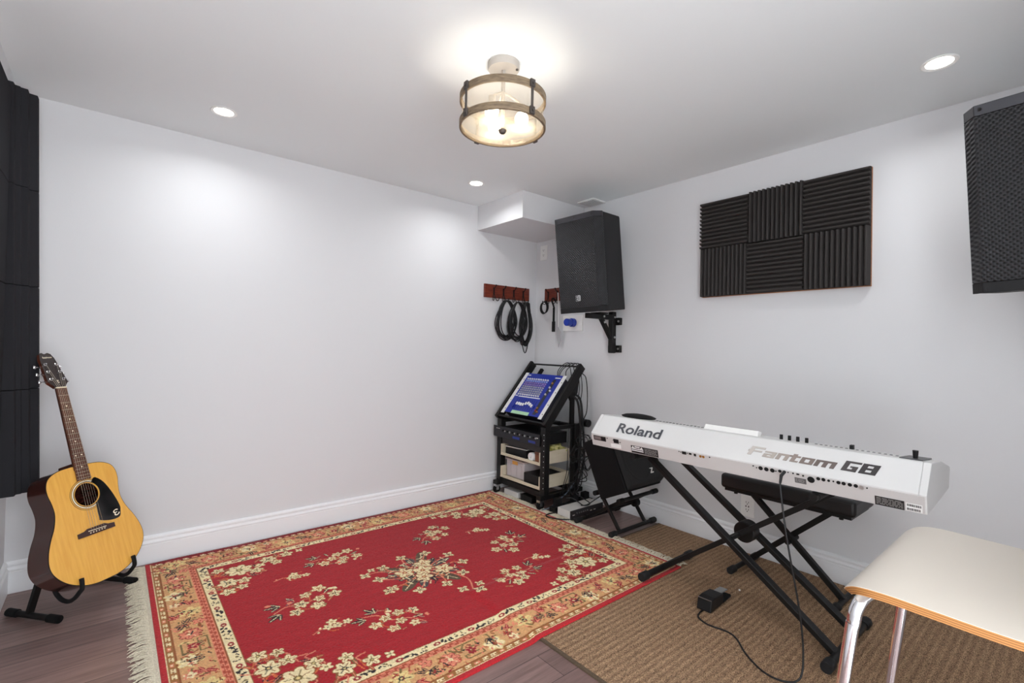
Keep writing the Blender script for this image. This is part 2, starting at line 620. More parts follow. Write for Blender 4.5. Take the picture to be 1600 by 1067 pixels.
def spray(cx, cy, S, rot, big=True, seed=0):
    r = random.Random(seed)
    def P(u, v):
        return cx+S*(u*math.cos(rot)-v*math.sin(rot)), cy+S*(u*math.sin(rot)+v*math.cos(rot))
    curve([P(-1, .1), P(-.5, -.1), P(0, .08), P(.5, -.05), P(1, .1)], .006, C_PINK)
    curve([P(-.4, -.1), P(-.2, .35), P(.1, .5)], .005, C_ORANGE)
    curve([P(.1, .05), P(.3, -.35), P(.6, -.45)], .005, C_ORANGE)
    if big:
        leaves(*P(-.75, .15), S*.42, rot+PI*.85)
        leaves(*P(-.6, -.25), S*.42, rot+PI*1.1)
        leaf(*P(.2, .3), S*.3, rot+1, C_OLIVE, C_CREAM)
        leaf(*P(.6, -.1), S*.3, rot-.6, C_DK, C_CREAM)
        leaf(*P(-.2, -.3), S*.28, rot-2, C_DK, C_CREAM)
        for k in range(12):
            leaf(*P(r.uniform(-.6, .9), r.uniform(-.45, .5)), S*r.uniform(.16, .26), r.uniform(0, 6), (C_DK, C_OLIVE, (96, 84, 90), C_BR)[k % 4], C_PINK)
    n = 7 if big else 4
    for (u, v) in [(-.15, 0), (.3, .08), (.75, .12), (.1, -.32), (.55, -.42), (-.35, .36), (.15, .48)][:n]:
        x, y = P(u+r.uniform(-.06, .06), v+r.uniform(-.06, .06))
        flower(x, y, S*(.185 if big else .26)*r.uniform(.85, 1.15), C_CREAM, r.choice([C_DK, C_BR, C_STRIPE]), 5, r.uniform(0, 6))
    for k in range(5 if big else 3):
        x, y = P(r.uniform(-.9, 1), r.uniform(-.5, .5))
        ell(x, y, S*.08, S*.06, r.uniform(0, 3), C_PINK if k % 2 else C_CREAM)

# field and borders by distance from the nearest edge
dxe = np.minimum(XX, RW-XX)
dye = np.minimum(YY, RH-YY)
DD = np.minimum(dxe, dye)
AL = np.where(dxe < dye, YY, XX)      # coordinate along the edge
CV[:] = C_RED
CV[DD < .256] = C_BR
CV[DD < .250] = C_CREAM
CV[DD < .211] = C_BR
CV[DD < .204] = C_STRIPE
CV[DD < .174] = C_TAN
CV[DD < .056] = C_BR
CV[DD < .051] = C_GOLD
CV[DD < .024] = C_CREAM
CV[DD < .021] = C_OUT
CV[(YY < .045) & (DD == dye)] = (128, 22, 34)
# red-brown stripe: meander line
m_ = (DD > .176) & (DD < .202)
v_ = (DD-.176)/.026
ph = (AL/.034) % 1.0
key = ((v_ > .42) & (v_ < .58) & (ph < .8)) | ((ph < .14) & (v_ > .15) & (v_ < .58)) | ((ph > .66) & (ph < .8) & (v_ > .42) & (v_ < .88)) | ((v_ > .74) & (v_ < .88) & (ph > .35) & (ph < .8)) | ((v_ > .12) & (v_ < .26) & (ph < .45))
CV[m_ & key] = C_PINK
CV[m_ & ((v_ < .07) | (v_ > .93))] = C_PINK
# gold guard: cream S figures
m_ = (DD > .026) & (DD < .049)
v_ = (DD-.026)/.023
ph = (AL/.040) % 1.0
q2 = (AL/.040).astype(int) % 3
sfig = ((np.abs(v_-.25) < .12) & (ph > .15) & (ph < .8)) | ((np.abs(v_-.75) < .12) & (ph > .2) & (ph < .85)) | ((np.abs(ph-.5) < .10) & (v_ > .2) & (v_ < .8)) | ((np.abs(ph-.8) < .08) & (v_ > .55) & (v_ < .85)) | ((np.abs(ph-.2) < .08) & (v_ > .15) & (v_ < .45))
CV[m_ & sfig & (q2 != 2)] = C_CREAM
CV[m_ & (q2 == 2) & ((np.abs(ph-.5) < .3) & (np.abs(v_-.5) < .26))] = C_PINK
CV[m_ & (q2 == 2) & ((np.abs(ph-.5) < .12) & (np.abs(v_-.5) < .1))] = C_CREAM

def along(edge, s, d):
    return {'t': (s, d), 'b': (s, RH-d), 'l': (d, s), 'r': (RW-d, s)}[edge]
r = random.Random(11)
for e in 'tblr':
    Ln = RW if e in 'tb' else RH
    base = 0 if e in 'tb' else PI/2
    # cream band with dark flowers
    s = .262
    k = 0
    while s < Ln-.25:
        if k % 3 == 0:
            for j in range(4):
                x, y = along(e, s+j*.013-.02, .231+r.uniform(-.011, .011))
                ell(x, y, .012, .006, r.uniform(0, 3), C_DK)
            x, y = along(e, s, .231); ell(x, y, .006, .006, 0, C_CREAM)
            s += .058
        elif k % 3 == 1:
            for j in range(9):
                x, y = along(e, s+r.uniform(-.026, .026), .231+r.uniform(-.015, .015))
                ell(x, y, .0055, .003, r.uniform(0, 3), C_DK if j % 3 else C_OLIVE)
            s += .062
        else:
            x, y = along(e, s, .231)
            ell(x, y, .016, .011, base, C_DRED); ell(x, y, .006, .005, 0, C_CREAM)
            s += .046
        k += 1
    # wide tan band: flowers, leaves, frets
    s = .085
    k = 0
    while s < Ln-.08:
        dmid = .114
        kind = k % 6
        if kind == 0:
            x, y = along(e, s, dmid+.018); flower(x, y, .045, C_YEL, C_DK, 6, r.uniform(0, 6), C_TAN)
            x, y = along(e, s+.035, dmid-.03); leaves(x, y, .05, r.uniform(0, 6), C_DRED, C_PINK)
        elif kind == 1:
            x, y = along(e, s, dmid-.01); leaves(x, y, .06, base+.5, C_DK, C_TAN)
            leaves(x, y, .05, base+.5+PI, C_DK, C_TAN)
            x, y = along(e, s+.01, dmid+.04); flower(x, y, .024, C_PINK, C_DRED, 5, 0, C_DRED)
        elif kind == 2:
            x, y = along(e, s, dmid); flower(x, y, .038, C_PINK, C_CREAM, 7, 0, C_DRED)
            for q in (-.04, .04):
                a, b = along(e, s+q, dmid+.035); leaf(a, b, .035, r.uniform(0, 6), C_BR)
        elif kind == 3:
            # stepped fret figure
            for (a0, b0, a1, b1) in [(-.05, .05, .05, .05), (.05, .05, .05, .02), (.05, .02, .01, .02), (.01, .02, .01, .035), (-.05, .05, -.05, .02), (-.05, .02, -.015, .02), (-.04, -.04, .04, -.04), (.04, -.04, .04, -.015), (-.04, -.04, -.04, -.015), (-.04, -.015, -.01, -.015), (.04, -.015, .015, -.015)]:
                p = along(e, s+a0, dmid+b0); q = along(e, s+a1, dmid+b1)
                seg(*p, *q, .007, C_OLIVE)
            x, y = along(e, s, dmid); flower(x, y, .022, C_DRED, C_CREAM, 5, 0, C_PINK)
        elif kind == 4:
            x, y = along(e, s, dmid-.02); flower(x, y, .042, C_CREAM, C_DK, 6, .4, C_YEL)
            x, y = along(e, s, dmid+.03); leaves(x, y, .055, base+PI*.5, C_DK, C_TAN)
        else:
            x, y = along(e, s, dmid+.015); leaves(x, y, .05, base+2, C_DRED, C_PINK); leaves(x, y, .05, base-1, C_DRED, C_PINK)
            x, y = along(e, s, dmid-.032); flower(x, y, .022, C_CREAM, C_DRED, 5, 0, C_PINK)
        for j in range(16):
            x, y = along(e, s+r.uniform(-.05, .05), dmid+r.uniform(-.052, .052))
            c = r.choice([C_BR, C_PINK, C_DRED, C_OLIVE, C_DK, C_YEL, C_STRIPE, C_PINK])
            a = r.uniform(0, 6); l_ = r.uniform(.008, .022)
            seg(x, y, x+math.cos(a)*l_, y+math.sin(a)*l_, r.uniform(.004, .009), c)
        s += .098
        k += 1
# field motifs (world positions turned into rug coordinates)
def rw(x, y): return x-RX, RY-y
for (x, y, S, rot, big, sd) in [(-2.00, -.56, .15, .2, True, 1), (-2.25, -.65, .085, .1, False, 2), (-2.27, -.94, .165, -.15, True, 3), (-2.24, -1.21, .085, -.1, False, 4), (-2.01, -1.31, .15, .7, True, 5),
                                (-1.38, -.58, .15, -.5, True, 7), (-1.08, -.97, .165, 2.6, True, 8), (-1.08, -1.235, .08, .3, False, 9), (-1.30, -1.33, .15, 2.9, True, 10), (-1.12, -.70, .08, .3, False, 12)]:
    spray(*rw(x, y), S, rot, big, sd)
# medallion
mx_, my_ = rw(-1.68, -.985)
for k in range(14):
    a = 2*PI*k/14+.2
    leaf(mx_+math.cos(a)*.06, my_+math.sin(a)*.05, .10+.04*(k % 3), a, (C_DK, (74, 66, 66), (92, 74, 56))[k % 3], C_CREAM)
for k in range(10):
    a = 2*PI*k/10
    curve([(mx_, my_), (mx_+math.cos(a)*.14, my_+math.sin(a)*.1+.01), (mx_+math.cos(a+.2)*.25, my_+math.sin(a+.2)*.22)], .007, C_PINK)
    flower(mx_+math.cos(a+.2)*.235, my_+math.sin(a+.2)*.205, .032, C_CREAM, C_DK, 4, a)
for k in range(190):
    a = rng.uniform(0, 6.28); d = rng.uniform(0, .18)
    x, y = mx_+math.cos(a)*d*1.1, my_+math.sin(a)*d
    b = rng.uniform(0, 6.28)
    seg(x, y, x+math.cos(b)*.03, y+math.sin(b)*.03, .006, [C_CREAM, C_DK, C_ORANGE, (110, 96, 84), C_CREAM, C_STRIPE][k % 6])
for (a, b, rr) in [(-.09, -.03, .05), (.04, -.07, .045), (.1, .05, .05), (-.03, .07, .045), (0, 0, .05)]:
    flower(mx_+a, my_+b, rr, C_CREAM, C_STRIPE, 5, a*30)
curve([(mx_+.1, my_+.1), (mx_+.14, my_+.22), (mx_+.1, my_+.33)], .008, C_PINK)
for q in [(.06, .30, .03), (.12, .36, .035), (.16, .30, .025)]:
    flower(mx_+q[0], my_+q[1], q[2], C_CREAM, C_DK, 4, 1)
curve([(mx_-.1, my_-.05), (mx_-.2, my_-.12), (mx_-.27, my_-.12)], .008, C_PINK)
for q in [(-.27, -.12, .03), (-.22, -.16, .022), (-.24, .1, .03)]:
    flower(mx_+q[0], my_+q[1], q[2], C_CREAM, C_DK, 4, 1)
# corner clusters
x0, x1, y0, y1 = .262, RW-.262, .262, RH-.262
for (cx, cy, sx, sy) in [(x0, y0, 1, 1), (x1, y0, -1, 1), (x0, y1, 1, -1), (x1, y1, -1, -1)]:
    r = random.Random(5)
    for k in range(52):
        u = r.uniform(.01, .40); v = r.uniform(.01, .36)
        if u/.42+v/.38 > 1: continue
        a = r.uniform(0, 6)
        x, y = cx+sx*u, cy+sy*v
        curve([(x, y), (x+.03*math.cos(a), y+.03*math.sin(a)), (x+.05*math.cos(a+1), y+.05*math.sin(a+1))], .006, C_ORANGE if k % 2 else C_PINK)
        leaf(x, y, .05, a+2, [C_DK, C_OLIVE, C_BR][k % 3], C_PINK)
    for (u, v, rr, n_) in [(.12, .10, .062, 7), (.27, .05, .04, 6), (.37, .035, .034, 5), (.05, .22, .045, 6), (.035, .32, .034, 5), (.19, .15, .034, 5), (.12, .23, .032, 5), (.03, .05, .03, 5), (.22, .10, .024, 5), (.44, .025, .022, 4), (.10, .30, .026, 5), (.30, .11, .03, 5)]:
        flower(cx+sx*u, cy+sy*v, rr, C_CREAM, [C_DK, C_OLIVE][n_ % 2], n_, u*20)
# slight unevenness of the dyed wool
CV *= (1+.05*rng.standard_normal(CV.shape[:2]))[..., None]
ab = np.sin(YY*90+np.sin(XX*7))*.015+np.sin(XX*2.3+1)*np.sin(YY*3.1)*.03
CV *= (1+ab)[..., None]
CV = np.clip(CV, 0, 255)/255
LINC = np.where(CV <= .04045, CV/12.92, ((CV+.055)/1.055)**2.4)
SS = lambda a: a*a*(3-2*a)
BASE = .0085*SS(np.clip((XX-1.19)/.05, 0, 1))*SS(np.clip((YY-1.26)/.04, 0, 1))
ZZ = .0085+BASE+.0008*rng.standard_normal(CV.shape[:2])+.003*np.exp(-((YY-.0)/.03)**2)*(.5+.5*np.sin(XX*9))
edge = (XX < 1e-6) | (XX > RW-1e-6) | (YY < 1e-6) | (YY > RH-1e-6)
ZZ[edge] = (.006+BASE)[edge]
co = np.stack([XX, -YY, ZZ], -1).reshape(-1, 3)
idx = np.arange(NX*NY).reshape(NY, NX)
quads = np.stack([idx[:-1, :-1], idx[1:, :-1], idx[1:, 1:], idx[:-1, 1:]], -1).reshape(-1, 4)
# skirt down to the floor
per = np.concatenate([idx[0, :], idx[1:, -1], idx[-1, -2::-1], idx[-2:0:-1, 0]])
nb = len(co)
sk = co[per].copy(); sk[:, 2] = BASE.ravel()[per]+.0006
co = np.concatenate([co, sk])
ii = np.arange(len(per)); jj = (ii+1) % len(per)
quads = np.concatenate([quads, np.stack([per[ii], per[jj], nb+jj, nb+ii], -1)])
me = bpy.data.meshes.new('pile')
me.vertices.add(len(co)); me.vertices.foreach_set('co', co.ravel())
me.loops.add(quads.size); me.loops.foreach_set('vertex_index', quads.ravel().astype(np.int32))
me.polygons.add(len(quads)); me.polygons.foreach_set('loop_start', np.arange(0, quads.size, 4, dtype=np.int32))
me.update(calc_edges=True)
ca = me.color_attributes.new('weave', 'FLOAT_COLOR', 'POINT')
cc = np.concatenate([LINC.reshape(-1, 3), LINC.reshape(-1, 3)[per]])
cc = np.concatenate([cc, np.ones((len(cc), 1))], 1)
ca.data.foreach_set('color', cc.ravel().astype(np.float32))
mm = bpy.data.materials.new('wool_pile')
mm.use_nodes = True
b_ = mm.node_tree.nodes['Principled BSDF']
b_.inputs['Roughness'].default_value = .95
b_.inputs['Specular IOR Level'].default_value = .1
b_.inputs['Sheen Weight'].default_value = .15
at = mm.node_tree.nodes.new('ShaderNodeVertexColor'); at.layer_name = 'weave'
mm.node_tree.links.new(at.outputs[0], b_.inputs['Base Color'])
me.materials.append(mm)
rug = thing('oriental_rug', 'red floral oriental rug with tan border and cream fringes', 'rug', (RX, RY, 0))
po = bpy.data.objects.new('pile', me); COL.objects.link(po); po.parent = rug
M_fringe = mat('fringe_cotton', (222, 214, 194), .95, noise=(200, (190, 180, 158)))
def fringe(x, sgn, L0):
    mb = MB()
    r = random.Random(9)
    mb.b2((min(x, x+sgn*.018), -1.262 if sgn > 0 else -RH+.01, .001), (max(x, x+sgn*.018), -.01, .006))
    if sgn > 0: mb.b2((x, -RH+.01, .0095), (x+.018, -1.262, .0145))
    y = .012
    while y < RH-.012:
        L = L0*r.uniform(.75, 1.1)
        a = r.uniform(-.35, .35)
        h_ = .0085 if sgn > 0 and y > 1.26 else 0
        z1 = .004+h_+r.uniform(0, .005)
        p = [(x+sgn*.014, -y, .005+h_), (x+sgn*(.014+L*.4), -y+a*.018, z1+.004), (x+sgn*(.014+L*.75), -y+a*.035+r.uniform(-.006, .006), z1), (x+sgn*(.014+L), -y+a*.05+r.uniform(-.012, .012), .0035+h_)]
        mb.tube(spline(p, 2), [.0026]*5+[.0022, .001], 5)
        y += .0062
    return tag(mb.build('fringe', M_fringe, rug), kind='stuff')
fringe(0, -1, .07)
fringe(RW, 1, .055)
# ------------------------------------------------------------------ acoustic guitar
GR = Matrix((((0.76449, -0.21492, 0.60775), (0.64463, 0.25366, -0.72119), (0.00084, 0.94311, 0.33247))))
GT = Vector((-3.0289, -0.4824, 0.3776))
M_spruce = mat('spruce_top', (232, 178, 84), .28, coat=.5, noise=(6, (222, 164, 72), (14, 1.2, 1)))
M_mahog = mat('dark_mahogany', (74, 36, 28), .25, coat=.6, noise=(8, (48, 24, 20), (3, 10, 3)))
M_neck = mat('mahogany_neck', (104, 52, 34), .3, coat=.4, noise=(10, (78, 38, 26), (8, 1, 1)))
M_rosew = mat('rosewood', (104, 62, 46), .5, noise=(12, (74, 42, 32), (20, 1.5, 1)))
M_bind = mat('black_binding', (26, 22, 20), .3)
M_bone = mat('bone', (236, 226, 200), .4)
M_fret = mat('fret_wire', (214, 206, 190), .25, 1.0)
M_pick = mat('black_pickguard', (14, 14, 15), .08, coat=1)
M_head = mat('headstock_face', (44, 32, 30), .25, coat=.5)
g = thing('acoustic_guitar', 'acoustic guitar with yellow spruce top and black pickguard leaning on its stand', 'guitar', GT, GR)
half = [(0, -.219), (.05, -.217), (.10, -.203), (.150, -.172), (.185, -.13), (.198, -.088), (.192, -.04), (.174, .01), (.150, .06), (.137, .110), (.139, .155), (.146, .195), (.144, .232), (.128, .262), (.092, .281), (.045, .2875), (0, .2886)]
hs = [(v.x, v.y) for v in spline([(a, b, 0) for a, b in half], 5)]
outl = hs + [(-a, b) for a, b in hs[-2:0:-1]]
# sides and back in one shell; the back is slightly arched
sb = MB()
n = len(outl)
fr = [sb.bm.verts.new((a, b, 0)) for a, b in outl]
def dep(v): return -.100-.016*((.2886-v)/.5076)
bk = [sb.bm.verts.new((a, b, dep(b))) for a, b in outl]
for i in range(n):
    sb.bm.faces.new((fr[i], fr[(i+1) % n], bk[(i+1) % n], bk[i]))
prev = bk
for kf, dz in ((.6, -.010), (.25, -.015)):
    ring = [sb.bm.verts.new((a*kf, .035+(b-.035)*kf, dep(b)+dz)) for a, b in outl]
    for i in range(n):
        sb.bm.faces.new((prev[i], prev[(i+1) % n], ring[(i+1) % n], ring[i]))
    prev = ring
sb.bm.faces.new(prev)
sb.build('body', M_mahog, g, ang=50)
# top plate with the sound hole
HC, HR = (0, .157), .050
tp = MB()
ring = [tp.bm.verts.new((a, b, .0015)) for a, b in outl]
lo = [tp.bm.verts.new((a, b, 0)) for a, b in outl]
hole, holeb = [], []
for a, b in outl:
    th = math.atan2(b-HC[1], a-HC[0])
    hole.append(tp.bm.verts.new((HC[0]+HR*math.cos(th), HC[1]+HR*math.sin(th), .0015)))
    holeb.append(tp.bm.verts.new((HC[0]+HR*math.cos(th), HC[1]+HR*math.sin(th), -.003)))
for i in range(n):
    j = (i+1) % n
    tp.bm.faces.new((ring[i], ring[j], hole[j], hole[i]))
    tp.bm.faces.new((lo[i], lo[j], ring[j], ring[i]))
    tp.bm.faces.new((hole[i], hole[j], holeb[j], holeb[i]))
tp.build('soundboard', M_spruce, g)
MB().tube([(a*1.003, .035+(b-.035)*1.003, -.0005) for a, b in outl], .0022, 6, closed=True).build('binding', M_bind, g)
for r0, r1, m_ in ((.0535, .0565, M_bind), (.0565, .0615, M_bone), (.0615, .0635, M_bind), (.068, .0695, M_bind)):
    MB().lathe([(r0, .0014), (r1, .0014), (r1, .0022), (r0, .0022)], (0, HC[1], 0), 48, closed=True).build('rosette_ring', m_, g)
pgp = spline([(.026, .215, .0025), (.048, .218, .0025), (.078, .185, .0025), (.104, .130, .0025), (.121, .070, .0025), (.1205, .045, .0025), (.112, .020, .0025), (.080, .013, .0025), (.028, .028, .0025), (.0225, .040, .0025), (.026, .085, .0025)], 5, True)
pgp = [p for p in pgp]
for p in pgp:      # keep clear of the sound hole
    d = Vector((p.x-HC[0], p.y-HC[1]))
    if d.length < .0545:
        d = d.normalized()*.0545
        p.x, p.y = HC[0]+d.x, HC[1]+d.y
for a in range(70, -110, -9):
    pass
arc = [Vector((HC[0]+.0545*math.cos(math.radians(a)), HC[1]+.0545*math.sin(math.radians(a)), .0025)) for a in range(-62, 63, 8)]
outer = spline([(.026, .205, .0025), (.046, .222, .0025), (.078, .192, .0025), (.104, .135, .0025), (.122, .072, .0025), (.121, .045, .0025), (.110, .018, .0025), (.070, .016, .0025), (.026, .030, .0025), (.0235, .045, .0025), (.0265, .108, .0025)], 5)
poly = arc + outer
pk = MB().prism([(p.x, p.y, .0023) for p in poly], (0, 0, .0014)).build('pickguard', M_pick, g, smooth=False)
text('emblem', '\u03b5', .06, M_bone, pk, frame4((.092, .024, .0042), (.95, .3, 0), (-.3, .95, 0), (0, 0, 1)), height=.028, ext=.0003)
br = MB().prism([(-.0775, -.018, .0015), (.0775, -.018, .0015), (.0775, .002, .0015), (.050, .005, .0015), (.036, .012, .0015), (-.036, .012, .0015), (-.050, .005, .0015), (-.0775, .002, .0015)], (0, 0, .008)).build('bridge', mat('bridge_rosewood', (62, 42, 40), .5), g, smooth=False, bevel=.0015)
MB().bar((-.037, .0005, .0095), (.037, -.0025, .0095), .003, .006).build('saddle', M_bone, br)
for i in range(6):
    MB().ball((-.030+i*.012, -.009, .0105), .0028, 5).build('bridge_pin', M_bone, br)
# neck, fretboard, frets
nk = MB()
secs = []
for v, hw, d in [(.270, .029, .026), (.30, .0285, .020), (.45, .0255, .018), (.60, .0225, .0165), (.65, .0215, .016)]:
    secs.append([nk.bm.verts.new((hw*math.cos(PI*k/10), v, .004-d*math.sin(PI*k/10))) for k in range(11)])
for a, b in zip(secs, secs[1:]):
    for k in range(10):
        nk.bm.faces.new((a[k], a[k+1], b[k+1], b[k]))
    nk.bm.faces.new((a[10], a[0], b[0], b[10]))
nk.bm.faces.new(secs[0]); nk.bm.faces.new(secs[-1])
neck = nk.build('neck', M_neck, g)
MB().prism([(-.016, .283, .0), (.016, .283, .0), (.020, .305, .0), (-.020, .305, .0)], (0, 0, -.095)).build('heel', M_neck, neck, smooth=False, bevel=.006)
fb = MB().prism([(-.0285, .222, .0035), (.0285, .222, .0035), (.0215, .647, .0035), (-.0215, .647, .0035)], (0, 0, .006)).build('fretboard', M_rosew, g, smooth=False, bevel=.001)
fv = lambda k: .648*2**(-k/12)
hwf = lambda v: .0285-.007*(v-.222)/(.425)
for k in range(1, 19):
    v = fv(k)
    MB().cyl((-hwf(v), v, .0098), (hwf(v), v, .0098), .0015, n=6).build('fret', M_fret, fb)
for k in (3, 5, 7, 9, 12, 15):
    v = (fv(k)+fv(k-1))/2
    for u_ in ([-.012, .012] if k == 12 else [0]):
        MB().cyl((u_, v, .0094), (u_, v, .0101), .003, n=12).build('inlay_dot', M_bone, fb)
MB().b2((-.0215, .646, .003), (.0215, .651, .0115)).build('nut', M_bone, g)
Th = Matrix.Translation((0, .650, 0)) @ Matrix.Rotation(math.radians(-12), 4, 'X')
hd = [(-.0215, 0), (.0215, 0), (.025, .006), (.041, .026), (.040, .034), (.028, .150), (.020, .172), (.008, .178), (-.006, .171), (-.016, .178), (-.026, .172), (-.032, .150), (-.041, .034), (-.041, .026), (-.025, .006)]
hs_ = MB().prism([(a, b, -.010) for a, b in hd], (0, 0, .0145)).build('headstock', M_neck, g, smooth=False, bevel=.0015, M=Th)
MB().prism([(a*.985, .001+b*.99, .0045) for a, b in hd], (0, 0, .0012)).build('face_veneer', M_head, hs_, smooth=False, M=Th)
text('maker_name', 'Epiphone', .02, M_bone, hs_, Th @ frame4((-.020, .146, .0062), (1, .04, 0), (-.04, 1, 0), (0, 0, 1)), width=.038, height=.011, shear=.25, ext=.0002)
text('emblem', '\u03b5', .02, M_bone, hs_, Th @ frame4((-.004, .022, .0062), (1, 0, 0), (0, 1, 0), (0, 0, 1)), height=.014, ext=.0002)
for sd in (-1, 1):
    for i, v in enumerate((.040, .078, .116)):
        tn = MB()
        x = sd*(.026-.03*v)
        tn.cyl((x, v, .005), (x, v, .016), .0032, n=10)
        tn.lathe([(.0042, .0), (.0065, .0005), (.006, .002), (.0042, .0025)], (x, v, .0057), 14, closed=True)
        xo = sd*(.046-.075*v)
        tn.cyl((x, v, -.015), (xo+sd*.008, v, -.015), .002, n=8)
        tn.box((x, v, -.015), (.018, .013, .009))
        tn.ball((xo+sd*.014, v, -.015), .0085, 6, (.85, 1.0, .55))
        tag(tn.build('tuning_peg', M_chrome, hs_, M=Th), 'chrome tuning peg')
for i in range(6):
    s0 = (-.0265+i*.0106, -.001, .0135)
    u1 = -.0165+i*.0066
    sd = -1 if i < 3 else 1
    v = (.040, .078, .116)[i] if i < 3 else (.116, .078, .040)[i-3]
    e = Th @ Vector((sd*(.026-.03*v), v, .012))
    MB().tube([(-.030+i*.012, -.009, .011), s0, (u1, .649, .0122), e], .0007 if i < 3 else .0005, 5).build('string', M_fret, g)

# guitar stand: two feet running front to back, folding frame, two padded yokes
gs = thing('guitar_stand', 'black tubular guitar stand with padded yokes under the guitar', 'guitar stand', (-3.05, -.28, 0))
GN = Vector((GR[0][2], GR[1][2], 0)).normalized()     # facing direction on the floor
GU = Vector((GR[0][0], GR[1][0], 0)).normalized()
def gl(u, v, n):                                      # guitar frame -> stand's own frame
    return GR @ Vector((u, v, n)) + GT - Vector((-3.05, -.28, 0))
O = Vector((-3.05, -.28, 0))
fl0, fl1 = Vector((-3.312, -.272, .018))-O, Vector((-3.137, -.480, .018))-O
fr0, fr1 = Vector((-3.060, -.050, .018))-O, Vector((-2.876, -.254, .018))-O
for a, b in ((fl0, fl1), (fr0, fr1)):
    d = (b-a).normalized()
    ft = MB().tube([a, b], .0125, 12).build('foot', M_blackmetal, gs)
    for p, q in ((a, a+d*.05), (b, b-d*.055)):
        MB().tube([p-d*.001*0, q], .0165, 12).build('rubber_cap', M_rubber, ft)
hub = gl(0, .06, -.160)
for a, b, s in ((fl0, fl1, -1), (fr0, fr1, 1)):
    m0 = a.lerp(b, .42)+Vector((0, 0, .01))
    top = hub+GU*.03*s
    MB().bar(m0, top, .026, .014, up=GN).build('leg', M_blackmetal, gs)
MB().tube([hub-GU*.055, hub+GU*.055], .016, 14).build('hinge', M_blackmetal, gs)
for s in (-1, 1):
    pth = [hub+GU*.045*s, gl(s*.07, -.08, -.150), gl(s*.108, -.17, -.135), gl(s*.118, -.222, -.105), gl(s*.118, -.2455, -.07), gl(s*.117, -.242, -.035), gl(s*.116, -.222, .000), gl(s*.114, -.212, .012), gl(s*.113, -.190, .017), gl(s*.112, -.172, .018)]
    MB().tube(spline(pth, 5), .0085, 10).build('yoke_arm', M_rubber, gs)

# ------------------------------------------------------------------ corner foam: four stacked blocks
M_foam = mat('charcoal_foam', (46, 46, 49), .95, spec=.1, bump=(500, .25))
pf = [(-3.361, -.336), (-3.342, -.334), (-3.340, -.304), (-3.325, -.300), (-3.324, -.291), (-3.302, -.287), (-3.302, -.244), (-3.276, -.237), (-3.275, -.20), (-3.361, -.20)]
zs = [.530, .985, 1.440, 1.872, 2.305]
wh = ['lowest block of the black ridged foam in the left corner, just above the guitar body', 'second block up of the black ridged foam in the left corner, behind the guitar neck', 'third block up of the black ridged foam in the left corner', 'topmost block of the black ridged foam in the left corner, near the ceiling']
for i in range(4):
    z0, z1 = zs[i], zs[i+1]
    mb = MB().prism([(a, b, z0+.001) for a, b in pf], (0, 0, z1-z0-.002))
    for v in mb.bm.verts:
        if v.co.x > -3.35: v.co.x += (2.305-v.co.z)*.024      # the stack leans out a little towards the floor
    o = mb.build('corner_foam', M_foam, smooth=False, bevel=.002)
    tag(o, wh[i], 'acoustic foam', 'foam blocks stacked in the left corner')

wl_ = ['lowest flat black foam sheet on the left wall beside the ridged corner foam', 'second flat black foam sheet up on the left wall beside the ridged corner foam', 'third flat black foam sheet up on the left wall beside the ridged corner foam', 'topmost flat black foam sheet on the left wall, ending below the ceiling']
for i, (z0, z1) in enumerate([(.530, .984), (.986, 1.439), (1.441, 1.871), (1.873, 2.27)]):
    o = MB().b2((-3.361, -.95, z0), (-3.346, -.3375, z1)).build('foam_sheet', M_foam, smooth=False, bevel=.003)
    tag(o, wl_[i], 'acoustic foam', 'flat foam sheets on the left wall')

# ------------------------------------------------------------------ foam tiles on the right wall
bw = thing('foam_board', 'thin wooden backing board under six black foam tiles on the right wall', 'board', (-.001, -2.094, 1.8725))
MB().b2((-.012, -.4565, -.3085), (0, .459, .305)).build('plywood', mat('plywood', (178, 122, 80), .6, noise=(20, (150, 98, 62), (1, 1, 8))), bw, smooth=False)
M_tile = mat('foam_tile', (66, 63, 62), .95, spec=.1, bump=(350, .35))
def foam_tile(vert):
    nr = 12
    S = .3045
    mb = MB()
    prof = [(-S/2, 0)]
    for i in range(nr):
        a = -S/2+S*i/nr
        p = S/nr
        prof += [(a+p*.08, .018), (a+p*.30, .041), (a+p*.50, .045), (a+p*.70, .041), (a+p*.92, .018)]
    prof += [(S/2, 0)]
    if vert:
        poly = [(-d, a, -S/2) for a, d in prof]
        vec = (0, 0, S)
    else:
        poly = [(-d, -S/2, a) for a, d in prof]
        vec = (0, S, 0)
    return mb.prism(poly, vec)
names = [['upper left foam tile with horizontal ridges on the right wall board', 'upper middle foam tile with vertical ridges on the right wall board', 'upper right foam tile with horizontal ridges on the right wall board'],
         ['lower left foam tile with vertical ridges on the right wall board', 'lower middle foam tile with horizontal ridges on the right wall board', 'lower right foam tile with vertical ridges on the right wall board']]
protos = {}
for r_ in range(2):
    for c_ in range(3):
        v = (r_+c_) % 2 == 1
        if v not in protos:
            o = foam_tile(v).build('foam_tile', M_tile, smooth=False)
            protos[v] = o
        else:
            o = protos[v].copy(); COL.objects.link(o)
        o.location = (-.0138, -1.786-.3055*c_, 2.0255-.306*r_)
        tag(o, names[r_][c_], 'acoustic foam', 'foam tiles on the right wall')

